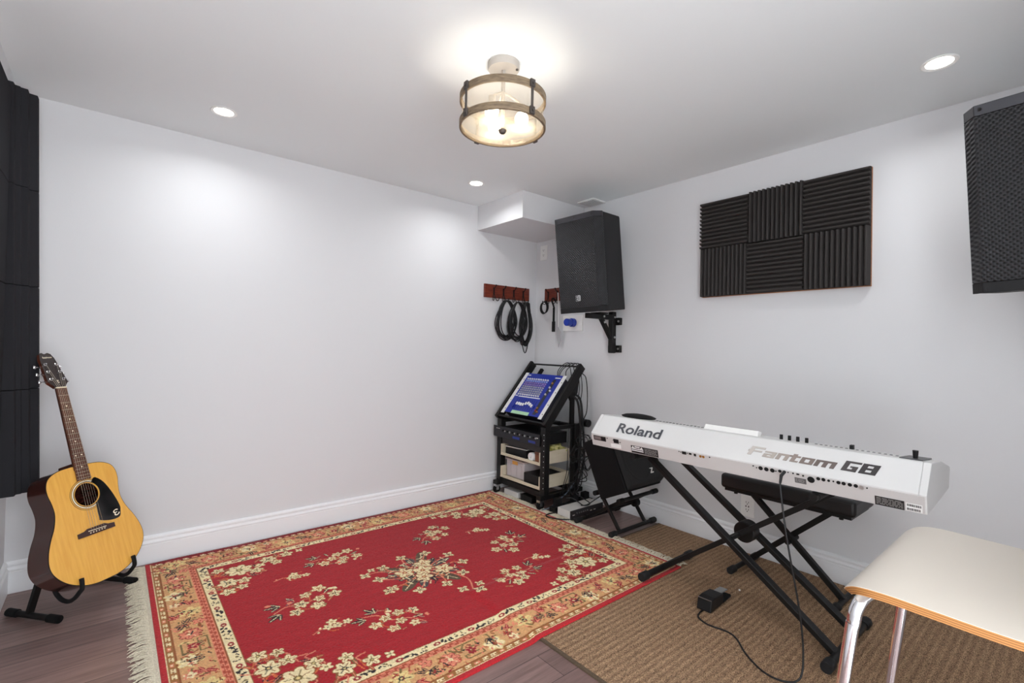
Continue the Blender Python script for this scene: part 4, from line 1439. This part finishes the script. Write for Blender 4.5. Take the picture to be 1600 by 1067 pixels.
for i, p in enumerate(prof):
    d = (prof[min(i+1, len(prof)-1)]-prof[max(i-1, 0)]).normalized()
    nrm = Vector((-d.y, d.x))
    hw = hw_at(acc[i], tot)
    rt, rb = [], []
    for k in range(nW+1):
        x = -hw+2*hw*k/nW
        rt.append(bm.verts.new((x, .194-p.x, p.y)))
        rb.append(bm.verts.new((x, .194-(p.x-nrm.x*TH), p.y-nrm.y*TH)))
    top.append(rt); bot.append(rb)
uvl = bm.loops.layers.uv.new('ply')
def quad(a, b, c, d, mi):
    f = bm.faces.new((a, b, c, d)); f.material_index = mi
    return f
for i in range(len(prof)-1):
    for k in range(nW):
        quad(top[i][k], top[i+1][k], top[i+1][k+1], top[i][k+1], 0)
        quad(bot[i][k], bot[i][k+1], bot[i+1][k+1], bot[i+1][k], 0)
rim = [top[i][0] for i in range(len(prof))]+[top[-1][k] for k in range(1, nW+1)]+[top[i][nW] for i in range(len(prof)-2, -1, -1)]+[top[0][k] for k in range(nW-1, 0, -1)]
rib = [bot[i][0] for i in range(len(prof))]+[bot[-1][k] for k in range(1, nW+1)]+[bot[i][nW] for i in range(len(prof)-2, -1, -1)]+[bot[0][k] for k in range(nW-1, 0, -1)]
for i in range(len(rim)):
    j = (i+1) % len(rim)
    f = quad(rim[i], rib[i], rib[j], rim[j], 1)
    for l in f.loops:
        l[uvl].uv = (0, 1.0 if l.vert in (rim[i], rim[j]) else 0.0)
so_ = sm.build('seat', M_seat, st, ang=40)
so_.data.materials.append(ply_mat())
# frame: each side an inverted U with a rail under the seat
LEG = .011
zr_ = .766
for y, sg in ((1, 'front'), (-1, 'rear')):
    def Y(v): return v if y > 0 else -v-.01
    half_ = [(-.224, Y(.255), .004), (-.2085, Y(.186), .64), (-.2055, Y(.176), .720), (-.2035, Y(.173), .742), (-.194, Y(.168), .758), (-.178, Y(.163), .7645), (-.15, Y(.158), zr_)]
    P = half_+[(0, Y(.156), zr_)]+[(-a, b, c) for a, b, c in half_[::-1]]
    f = MB().tube(spline(P, 6), .011, 14).build('leg_frame', M_chrome, st)
    for s in (-1, 1):
        MB().cyl((s*.224, Y(.255), .0), (s*.2232, Y(.2515), .03), .0135, n=14).build('foot_cap', M_rubber, f)
for x in (-.12, .12):
    MB().tube([(x, .151, zr_), (x, -.161, zr_)], .010, 12).build('seat_rail', M_chrome, st)
for x in (-.12, .12):
    for y in (.08, -.08):
        MB().cyl((x, y, zr_+.008), (x, y, .788), .012, n=12).build('mounting_stud', M_rubber, st)
MB().tube([(-.2155, .2205, .32), (.2155, .2205, .32)], .008, 12).build('foot_rail', M_chrome, st)
MB().tube([(-.2155, -.2305, .32), (.2155, -.2305, .32)], .008, 12).build('foot_rail', M_chrome, st)
# ------------------------------------------------------------------ rack cart in the corner
ro = (-.30, -.355, 0)
rk = thing('rack_cart', 'black rolling equipment rack with slanted top in the room corner', 'equipment rack', ro)
def RB(lo, hi, name, m=M_blackmetal, parent=rk, bev=.002):
    return MB().b2(rel(lo, ro), rel(hi, ro)).build(name, m, parent, bevel=bev)
Y0, Y1 = -.085, -.665       # outer faces of the posts
for y in (Y0, Y1+.05):
    RB((-.485, y-.05, .105), (-.435, y, .615), 'post')
    RB((-.160, y-.05, .105), (-.110, y, .615), 'post')
    RB((-.520, y-.05, .075), (-.060, y, .108), 'base_rail')
    RB((-.434, y-.04, .585), (-.161, y-.01, .614), 'side_rail')
RB((-.478, Y1+.051, .082), (-.440, Y0-.051, .125), 'front_rail')
RB((-.155, Y1+.051, .082), (-.117, Y0-.051, .125), 'rear_rail')
RB((-.155, Y1+.051, .58), (-.117, Y0-.051, .61), 'rear_rail')
for i in range(11):
    MB().cyl(rel((-.4855, Y1+.012, .16+i*.040), ro), rel((-.4870, Y1+.012, .16+i*.040), ro), .0035, n=8).build('rail_screw', M_bolt, rk)
# casters
for x in (-.500, -.085):
    for y in (Y0-.025, Y1+.025):
        c = MB()
        c.tube(rel2 := [rel((x, y-.011, .036), ro), rel((x, y+.011, .036), ro)], .0335, 20)
        w_ = c.build('caster_wheel', M_rubber, rk, bevel=.004)
        f = MB()
        f.b2(rel((x-.022, y-.018, .058), ro), rel((x+.022, y+.018, .0755), ro))
        f.b2(rel((x-.012, y-.0165, .030), ro), rel((x+.012, y-.0125, .060), ro))
        f.b2(rel((x-.012, y+.0125, .030), ro), rel((x+.012, y+.0165, .060), ro))
        f.build('fork', M_steel, w_, bevel=.001)
# slanted top rails
sA = Vector((-.478, 0, .640)); sD = Vector((.38, 0, .443)).normalized(); sN = Vector((-sD.z, 0, sD.x))
def sl(d, y, h): return sA+sD*d+sN*h+Vector((0, y, 0))-Vector(ro)
SLR = cols(sD, Vector((0, 1, 0)), sN)
def SB(d0, d1, y0, y1, h0, h1, name, m=M_blackmetal, parent=rk, bev=.002):
    a, b = sl(d0, y0, h0), sl(d1, y1, h1)
    c = (a+b)/2
    return MB().box(c, (abs(d1-d0), abs(y1-y0), abs(h1-h0)), SLR).build(name, m, parent, bevel=bev)
for y0, y1 in ((-.085, -.055), (-.665, -.635)):
    SB(-.015, .590, y0, y1, -.055, .012, 'slant_rail', bev=.003)
SB(-.004, .012, -.634, -.086, -.035, .004, 'slant_front')
SB(.560, .572, -.634, -.086, -.006, .004, 'slant_bar')
SB(.30, .58, -.155, -.125, -.10, -.075, 'rear_stay')
# side brackets carrying the slanted top
for y in (-.080, -.660):
    MB().b2(rel((-.205, y, .616), ro), rel((-.165, y+.020, .905), ro)).build('rear_strut', M_blackmetal, rk, bevel=.002)
    MB().prism([rel((-.255, y-.002, .885), ro), rel((-.205, y-.002, .80), ro), rel((-.135, y-.002, .86), ro), rel((-.115, y-.002, 1.0), ro), rel((-.135, y-.002, 1.02), ro)], (0, .024, 0)).build('side_bracket', M_blackmetal, rk, smooth=False, bevel=.002)
MB().tube([rel((-.06, -.665, .62), ro), rel((-.06, -.72, .62), ro)], .030, 18).build('tilt_knob', M_black, rk, bevel=.004)
MB().tube([rel((-.12, -.655, .605), ro), rel((-.055, -.67, .62), ro)], .012, 10).build('knob_stem', M_blackmetal, rk)

# trays
M_cream = mat('cream_tray', (214, 204, 182), .55, noise=(5, (204, 192, 168), (1, 1, 4)))
def tray(z, label):
    t = thing('rack_tray', label, 'tray', (-.30, -.355, z), None, 'cream trays in the rack')
    x0, x1, y0, y1 = -.186, .135, -.2575, .2175
    mb = MB()
    MB().b2((x0, y0, 0), (x1, y1, .010)).build('tray_base', M_cream, t, smooth=False)
    for a, b in (((x0, y0, .0102), (x1, y0+.010, .098)), ((x0, y1-.010, .0102), (x1, y1, .090)), ((x1-.010, y0+.0102, .0102), (x1, y1-.0102, .098)), ((x0, y0+.0102, .0102), (x0+.008, y1-.0102, .022))):
        MB().b2(a, b).build('tray_wall', M_cream, t, smooth=False, bevel=.0015)
    return t
tray(.322, 'upper cream tray with black boxes and a white roll in the rack')
tray(.140, 'lower cream tray holding a clear plastic tub in the rack')
# side faces of the trays show between the posts
ex = .5

# effect unit on top
fx = thing('rack_effect_unit', 'black rack unit with blue displays above the cream trays', 'rack unit', (-.30, -.355, .470))
MB().b2((-.192, -.259, .0), (.10, .219, .086)).build('chassis', M_black, fx, smooth=False)
fp = MB().b2((-.1965, -.262, -.002), (-.1925, .305, .088)).build('faceplate', mat('faceplate', (38, 38, 42), .4, .3), fx, bevel=.001)
M_blu = mat('blue_display', (28, 48, 128), .3)
for y0, y1 in ((-.03, .055), (-.215, -.135)):
    MB().b2((-.1985, y0, .012), (-.1967, y1, .030)).build('display', M_blu, fp, smooth=False)
for i in range(14):
    y = .18-i*.031
    MB().cyl((-.1967, y, .056), (-.2055, y, .056), .0065 if i % 3 else .0085, n=12).build('knob', M_steel if i % 2 else M_black, fp)
for y in (.262, .245, .228):
    MB().b2((-.1985, y-.005, .066), (-.1967, y+.005, .070)).build('marking', M_silver, fp, smooth=False)
MB().b2((-.1985, -.245, .055), (-.1967, -.225, .062)).build('marking', M_silver, fp, smooth=False)
tag(MB().b2((-.476+0, -.612, .418), (-.438, -.138, .462)).build('blank_panel', mat('dark_panel', (40, 36, 35), .5), None, bevel=.001), 'dark blank strip panel under the rack unit with blue displays', 'panel')
tag(MB().b2((-.438, -.540, .6150), (-.20, -.110, .628)).build('flat_box', M_black, None, bevel=.003), 'thin black flat box lying between the rack and the mixer', 'box')

# mixer on the slanted rails
mo = sA+sD*.02+Vector((0, -.355, 0))+sN*.014
mxr = thing('audio_mixer', 'blue audio mixing console with rows of knobs on the slanted rack top', 'mixer', mo, cols(Vector((0, -1, 0)), sD, sN))
# local: X to the right (towards -y), Y up the slope, Z out of the panel
M_mixblue = mat('mixer_blue', (24, 46, 150), .4)
M_mixdk = mat('mixer_dark', (38, 40, 52), .4)
M_ear = mat('mixer_ear', (224, 224, 222), .4)
MB().b2((-.205, .022, -.075), (.207, .428, -.002)).build('chassis', M_mixdk, mxr, smooth=False)
pn = MB().b2((-.205, .020, -.0018), (.207, .430, .002)).build('control_panel', M_mixblue, mxr, smooth=False)
for x0, x1 in ((-.2445, -.2055), (.2075, .2445)):
    er = MB().b2((x0, .006, -.001), (x1, .434, .0025)).build('rack_ear', M_ear, mxr, smooth=False)
    for y in (.05, .14, .26, .36):
        MB().cyl(((x0+x1)/2+.006, y, .0026), ((x0+x1)/2+.006, y, .0034), .0045, n=10).build('ear_hole', M_dark, er)
MB().b2((.125, .035, .0021), (.160, .385, .0030)).build('dark_strip', M_mixdk, mxr, smooth=False)
MB().b2((-.155, .182, .0021), (.105, .190, .0032)).build('white_line', M_white, mxr, smooth=False)
for x0, x1, y in ((-.198, -.165, .405), (.135, .195, .398), (-.198, -.170, .186)):
    MB().b2((x0, y, .0021), (x1, y+.008, .0031)).build('marking', M_white, mxr, smooth=False)
tag(MB().b2((-.125, .016, .0022), (.085, .046, .0034)).build('tape_strip', mat('green_tape', (172, 214, 176), .6), mxr, smooth=False), 'pale green tape strip')
kcols = [mat('knob_white', (214, 214, 216), .4), mat('knob_grey', (168, 168, 176), .4), mat('knob_violet', (150, 128, 184), .4), mat('knob_blue', (150, 166, 220), .4)]
kp = {}
for k, m_ in enumerate(kcols):
    kp[k] = None
for r__ in range(9):
    for c_ in range(10):
        k = 0 if r__ in (0, 8) else (1 if r__ < 5 else (2 if r__ < 7 else 3))
        x, y = -.168+c_*.0268, .205+r__*.0205
        if kp[k] is None:
            o = MB().lathe([(0, 0), (.0080, 0), (.0066, .010), (0, .0105)], (0, 0, 0), 10).build('knob', kcols[k], mxr)
            kp[k] = o
        else:
            o = kp[k].copy(); COL.objects.link(o); o.parent = mxr
        o.location = (x, y, .0021)
sp_ = None
for c_ in range(10):
    x = -.142+c_*.0262
    MB().b2((x-.0012, .062, .0021), (x+.0012, .165, .0027)).build('fader_slot', M_dark, mxr, smooth=False)
    yf = [.085, .112, .112, .108, .108, .122, .128, .118, .106, .102][c_]
    MB().b2((x-.0075, yf-.013, .0028), (x+.0075, yf+.013, .0115)).build('fader', M_white if 0 < c_ < 9 else M_mixblue, mxr, bevel=.002)
for i, (x, y, m_) in enumerate([(.143, .07, 'r'), (.143, .095, 'o'), (.166, .06, 'o'), (.143, .30, 'w'), (.166, .27, 'w'), (.143, .23, 'w'), (.143, .345, 'o')]):
    MB().cyl((x, y, .003), (x, y, .013), .008, n=12).build('master_knob', {'r': bpy.data.materials.get('knob_red') or mat('knob_red', (150, 44, 40), .4), 'o': bpy.data.materials.get('knob_ochre') or mat('knob_ochre', (150, 110, 60), .4), 'w': kcols[0]}[m_], mxr)

# things on the trays and below
def obj1(name, lo, hi, m, label, cat, bev=.003, **k):
    return tag(MB().b2(lo, hi).build(name, m, None, bevel=bev, **k), label, cat)
obj1('gear_box', (-.455, -.415, .3325), (-.25, -.165, .392), M_black, 'black gear box lying on the upper cream tray', 'box')
tb = MB().box((-.37, -.255, .4005), (.21, .29, .009), Matrix.Rotation(-.02, 3, 'X'))
t = thing('tablet', 'dark tablet with pale edge lying on the gear box in the rack', 'tablet', (-.365, -.283, .3985), Matrix.Rotation(.12, 3, 'Z'))
MB().b2((-.09, -.12, -.005), (.09, .12, .003)).build('pale_frame', M_silver, t, bevel=.003)
MB().b2((-.086, -.116, .0032), (.086, .116, .0045)).build('screen', mat('tablet_screen', (20, 20, 22), .15), t, smooth=False)
rl = MB().lathe([(.012, 0), (.030, 0), (.032, .003), (.032, .082), (.030, .085), (.012, .085)], (-.468, -.487, .3655), 28, cols(Vector((0, 1, 0)), Vector((0, 0, 1)), Vector((1, 0, 0))), closed=True)
tag(rl.build('tape_roll', M_white), 'white tape roll standing at the front of the upper cream tray', 'tape')
bt = thing('brown_pouch', 'brown leather pouch at the right end of the upper cream tray', 'pouch', (-.43, -.565, .3325))
MB().b2((-.04, -.030, 0), (.06, .030, .085)).build('body', mat('brown_leather', (120, 72, 46), .6), bt, bevel=.012, seg=3)
MB().b2((-.042, -.0305, .055), (.062, .0305, .092)).build('flap', mat('brown_leather_dark', (96, 56, 36), .6), bt, bevel=.012, seg=3)
gv = MB()
r = random.Random(3)
for k in range(9):
    p = Vector((-.265+r.uniform(-.06, .05), -.560+r.uniform(-.02, .02), .405+r.uniform(0, .025)))
    d = Vector((r.uniform(-.5, .5), r.uniform(-.3, .3), r.uniform(-.1, .25))).normalized()
    gv.tube(spline([p-d*.05, p-d*.02+Vector((0, 0, .01)), p+d*.02, p+d*.055], 4), [.010]*3+[.017]*6+[.016]*3+[.008], 8)
gv.box((-.265, -.560, .372), (.15, .045, .074))
tag(gv.build('work_gloves', mat('glove_olive', (150, 146, 70), .9, noise=(25, (196, 188, 130)))), 'olive and yellow work gloves heaped in the upper cream tray', 'gloves')
tub = thing('plastic_tub', 'clear plastic storage tub standing on the lower cream tray', 'tub', (-.355, -.275, .1505))
M_tub = mat('clear_plastic', (226, 218, 220), .2, trans=.35, ior=1.2)
mb = MB()
a = [(-.095, -.115), (.095, -.115), (.095, .115), (-.095, .115)]
for (p, q) in zip(a, a[1:]+a[:1]):
    d = (Vector((*q, 0))-Vector((*p, 0)))
mb.prism([(x*.94, y*.95, 0) for x, y in a], (0, 0, .135))
mb.build('tub_body', M_tub, tub, bevel=.008)
MB().b2((-.098, -.118, .1355), (.098, .118, .148)).build('lid', mat('lid_plastic', (206, 190, 186), .3, trans=.2), tub, bevel=.004)
tag(MB().b2((-.1005, -.045, .112), (-.0985, .022, .140)).build('latch', mat('orange_latch', (206, 150, 70), .5), tub, bevel=.0006), 'orange clip')
for y in (-.075, -.02, .05, .09):
    MB().b2((-.0925, y-.004, .01), (-.0905, y+.004, .11)).build('rib', M_tub, tub, smooth=False)
obj1('black_case', (-.47, -.590, .1505), (-.22, -.415, .232), M_black, 'black case standing beside the tub on the lower cream tray', 'case')
ct = obj1('paper_carton', (-.46, -.330, .0005), (-.30, -.160, .045), mat('carton_white', (205, 203, 200), .7), 'flat white carton on the floor below the rack', 'carton')
obj1('cable_box', (-.46, -.500, .0005), (-.33, -.370, .050), M_black, 'small black box on the floor below the rack', 'box')

# silver unit on the floor, black bar behind it
du = thing('silver_rack_unit', 'flat silver rack unit with black front on the floor under the tilted speaker', 'rack unit', (-.275, -.855, 0))
MB().b2((-.185, -.055, .003), (.165, .070, .056)).build('case', mat('brushed_silver', (206, 203, 199), .45), du, bevel=.001)
fpn = MB().b2((-.187, -.060, .001), (.167, -.0552, .058)).build('front_panel', mat('unit_front', (52, 50, 52), .4), du, smooth=False)
for i in range(6):
    MB().cyl((-.12+i*.022, -.0602, .034), (-.12+i*.022, -.066, .034), .006, n=10).build('knob', M_steel, fpn)
for x in (-.165, .02, .06):
    MB().b2((x, -.0612, .022), (x+.022, -.0601, .028)).build('marking', M_silver, fpn, smooth=False)
ps = thing('power_strip', 'long black power strip on the floor between the rack and the silver unit', 'power strip', (-.27, -.735, 0))
MB().b2((-.20, -.030, .001), (.22, .030, .040)).build('housing', M_black, ps, bevel=.004)
for i in range(6):
    MB().b2((-.155+i*.06, -.016, .0402), (-.125+i*.06, .016, .0420)).build('socket', M_rubber, ps, bevel=.001)
for i, (x, y, L_) in enumerate([(-.140, -.735, .05), (-.02, -.735, .055), (-.20, -.735, .045)]):
    pass
for i, (x, h_) in enumerate([(-.410, .055), (-.230, .065), (-.110, .05)]):
    tag(MB().b2((x-.028, -.757, .0425), (x+.028, -.713, .0425+h_)).build('power_adapter', M_rubber, None, bevel=.004), ['black power adapter plugged into the near end of the long power strip', 'black power adapter plugged into the middle of the long power strip', 'black power adapter plugged into the far end of the long power strip'][i], 'power adapter', 'power adapters on the strip')

# cables
def cable(label, pts, rad=.0035, sub=7, m=None):
    return tag(MB().tube(spline(pts, sub), rad, 7).build('cable', m or M_cable), label, 'cable')
cable('black cable hanging in a straight line right of the slanted rack top', [(-.12, -.69, 1.02), (-.10, -.715, .98), (-.085, -.72, .85), (-.09, -.72, .72), (-.11, -.71, .66), (-.12, -.70, .60)], .004)
cable('thick black cable bundle drooping from the slanted rack top to the floor', [(-.20, -.675, .84), (-.17, -.695, .80), (-.15, -.70, .70), (-.14, -.705, .55), (-.15, -.71, .35), (-.17, -.70, .20), (-.2, -.68, .12)], .010)
cable('second thick black cable bundle behind the drooping one', [(-.18, -.672, .86), (-.13, -.69, .80), (-.11, -.70, .60), (-.10, -.71, .40), (-.11, -.70, .25), (-.15, -.685, .13)], .009)
for i, (a, b, c) in enumerate([(-.60, -.50, .05), (-.56, -.48, .09), (-.52, -.46, .03), (-.63, -.55, .07)]):
    cable(['black cable looping over the top bar of the mixer, nearest its right rail', 'black cable looping over the top bar of the mixer, second from its right rail', 'black cable looping over the top bar of the mixer, farthest from its right rail', 'black cable hugging the right rail above the mixer'][i],
          [(-.185+.01*i, b, .975), (-.165, b-.01, 1.03), (-.135, (a+b)/2, 1.075), (-.10, a, 1.095), (-.075, a, 1.05), (-.07, a-.02, .9), (-.10, a-.03, .78)], .0034)
cable('thin cable running down across the upper cream tray side', [(-.25, -.680, .60), (-.262, -.685, .45), (-.268, -.690, .30), (-.29, -.695, .22), (-.33, -.70, .14), (-.31, -.705, .085)], .0028)
cable('thin cable running down across the lower cream tray side', [(-.215, -.680, .60), (-.225, -.688, .42), (-.25, -.693, .27), (-.30, -.70, .17), (-.35, -.70, .11), (-.30, -.71, .09), (-.2, -.70, .10)], .0028)
cable('grey-blue cable sweeping from the rack base to its front caster', [(-.15, -.700, .26), (-.20, -.705, .18), (-.28, -.705, .11), (-.38, -.70, .06), (-.45, -.695, .025), (-.52, -.685, .018)], .0035, 7, mat('blue_grey_cable', (92, 104, 122), .5))
cable('black cable lying in a loop on the rug in front of the silver unit', [(-.36, -.79, .012), (-.46, -.775, .014), (-.54, -.765, .0135), (-.575, -.785, .0135), (-.57, -.84, .0135), (-.53, -.905, .0135), (-.47, -.95, .0135), (-.40, -.955, .0135), (-.33, -.945, .012)], .0045)
cable('black cable arching over the top of the silver unit', [(-.36, -.775, .10), (-.33, -.80, .10), (-.30, -.84, .075), (-.30, -.89, .064), (-.26, -.905, .064), (-.22, -.88, .065), (-.23, -.83, .085), (-.26, -.78, .12), (-.24, -.74, .16)], .004)
cable('black cable from the silver unit up to the tilted speaker', [(-.31, -.875, .062), (-.27, -.90, .066), (-.21, -.94, .11), (-.16, -.98, .15), (-.11, -1.02, .17), (-.09, -1.05, .22)], .004)
rr = random.Random(12)
for i in range(5):
    P = []
    c0 = Vector((-.25+.07*(i % 3), -.715-.01*i, .14+.09*i))
    for k in range(12):
        a = k*1.9+i
        P.append(c0+Vector((.07*math.cos(a)*rr.uniform(.6, 1.2), .025*math.sin(a*1.3)-.02, .065*math.sin(a)*rr.uniform(.6, 1.2))))
    P = [Vector((p.x, min(p.y, -.690), max(p.z, .105))) for p in P]
    cable(['lowest knot of tangled black cables behind the rack', 'second lowest knot of tangled black cables behind the rack', 'middle knot of tangled black cables behind the rack', 'second highest knot of tangled black cables behind the rack', 'highest knot of tangled black cables behind the rack'][i], P, .0034, 5)

# ------------------------------------------------------------------ tilted speaker on its low stand
wo = Vector((-.31, -1.215, .222))
ax = Vector((0, -.235, .113)).normalized()          # along the bottom, towards the front
upv = Vector((0, .4333, .9013)).normalized()
upv = (upv-ax*upv.dot(ax)).normalized()
WR = cols(Vector((1, 0, 0)), -ax, upv)               # x right, y towards the back, z up the face
WR = cols(Vector((1, 0, 0)), -ax, Vector((1, 0, 0)).cross(-ax))
wd = thing('monitor_speaker', 'black stage speaker tilted back on a low stand behind the keyboard', 'speaker', wo, WR)
DW, HWd = .262, .385
M_wcab = mat('speaker_plastic', (16, 16, 17), .75, spec=.2, bump=(350, .2))
MB().prism([(-.19, -DW+.03, 0), (-.19, 0, 0), (-.19, 0, HWd), (-.19, -DW+.03, HWd)], (.38, 0, 0)).build('cabinet', M_wcab, wd, smooth=False, bevel=.012, seg=3)
fg = MB().prism([(-.185, -DW+.029, .006), (-.160, -DW, .030), (-.160, -DW, HWd-.030), (-.185, -DW+.029, HWd-.006)], (.37, 0, 0)).build('front_grille', mat('grille_cloth', (24, 24, 25), .8, bump=(700, .3)), wd, smooth=False, bevel=.012, seg=3)
MB().lathe([(.116, 0), (.126, -.0025), (.136, 0)], (-.02, -DW, .175), 48, cols(Vector((1, 0, 0)), Vector((0, 0, 1)), Vector((0, 1, 0)))).build('woofer_ring', bpy.data.materials['grille_cloth'], wd)
zl = MB()
for a in ([(0, .034), (.034, .034), (.034, .027), (.010, .027)], [(.024, .028), (.034, .028), (.012, .006), (0, .006)], [(0, 0), (.030, 0), (.036, .008), (0, .008)]):
    zl.prism([(.07+u_, -DW-.003, .075+v_) for u_, v_ in a], (0, .003, 0))
zl.build('emblem', M_silver, wd, smooth=False)
ms = thing('monitor_stand', 'low black tubular stand under the tilted stage speaker', 'speaker stand', (-.28, -1.16, 0))
MO = (-.28, -1.16, 0)
foot_tube(ms, -.515, -.035, -1.316, .028, .013, MO)
foot_tube(ms, -.500, -.035, -1.005, .028, .013, MO)
for x in (-.425, -.145):
    MB().bar(rel((x, -1.316, .03), MO), rel((x, -1.150, .250), MO), .022, .016, up=(1, 0, 0)).build('leg', M_blackmetal, ms, bevel=.002)
for x in (-.400, -.170):
    MB().bar(rel((x, -1.005, .03), MO), rel((x, -1.335, .235), MO), .022, .016, up=(1, 0, 0)).build('leg', M_blackmetal, ms, bevel=.002)
MB().tube([rel((-.43, -1.225, .145), MO), rel((-.14, -1.225, .145), MO)], .009, 10).build('pivot_rod', M_blackmetal, ms)
MB().cyl(rel((-.165, -1.232, .148), MO), rel((-.125, -1.232, .148), MO), .030, n=24).build('locking_disc', M_black, ms, bevel=.003)
for y, z_ in ((-1.338, .243), (-1.140, .250)):
    a = MB().tube([rel((-.47, y, z_-.006), MO), rel((-.055, y, z_-.006), MO)], .013, 12).build('support_arm', M_blackmetal, ms)
    for x0, x1 in ((-.472, -.425), (-.105, -.050)):
        MB().tube([rel((x0, y, z_-.006), MO), rel((x1, y, z_-.006), MO)], .0165, 12).build('rubber_sleeve', M_rubber, a)
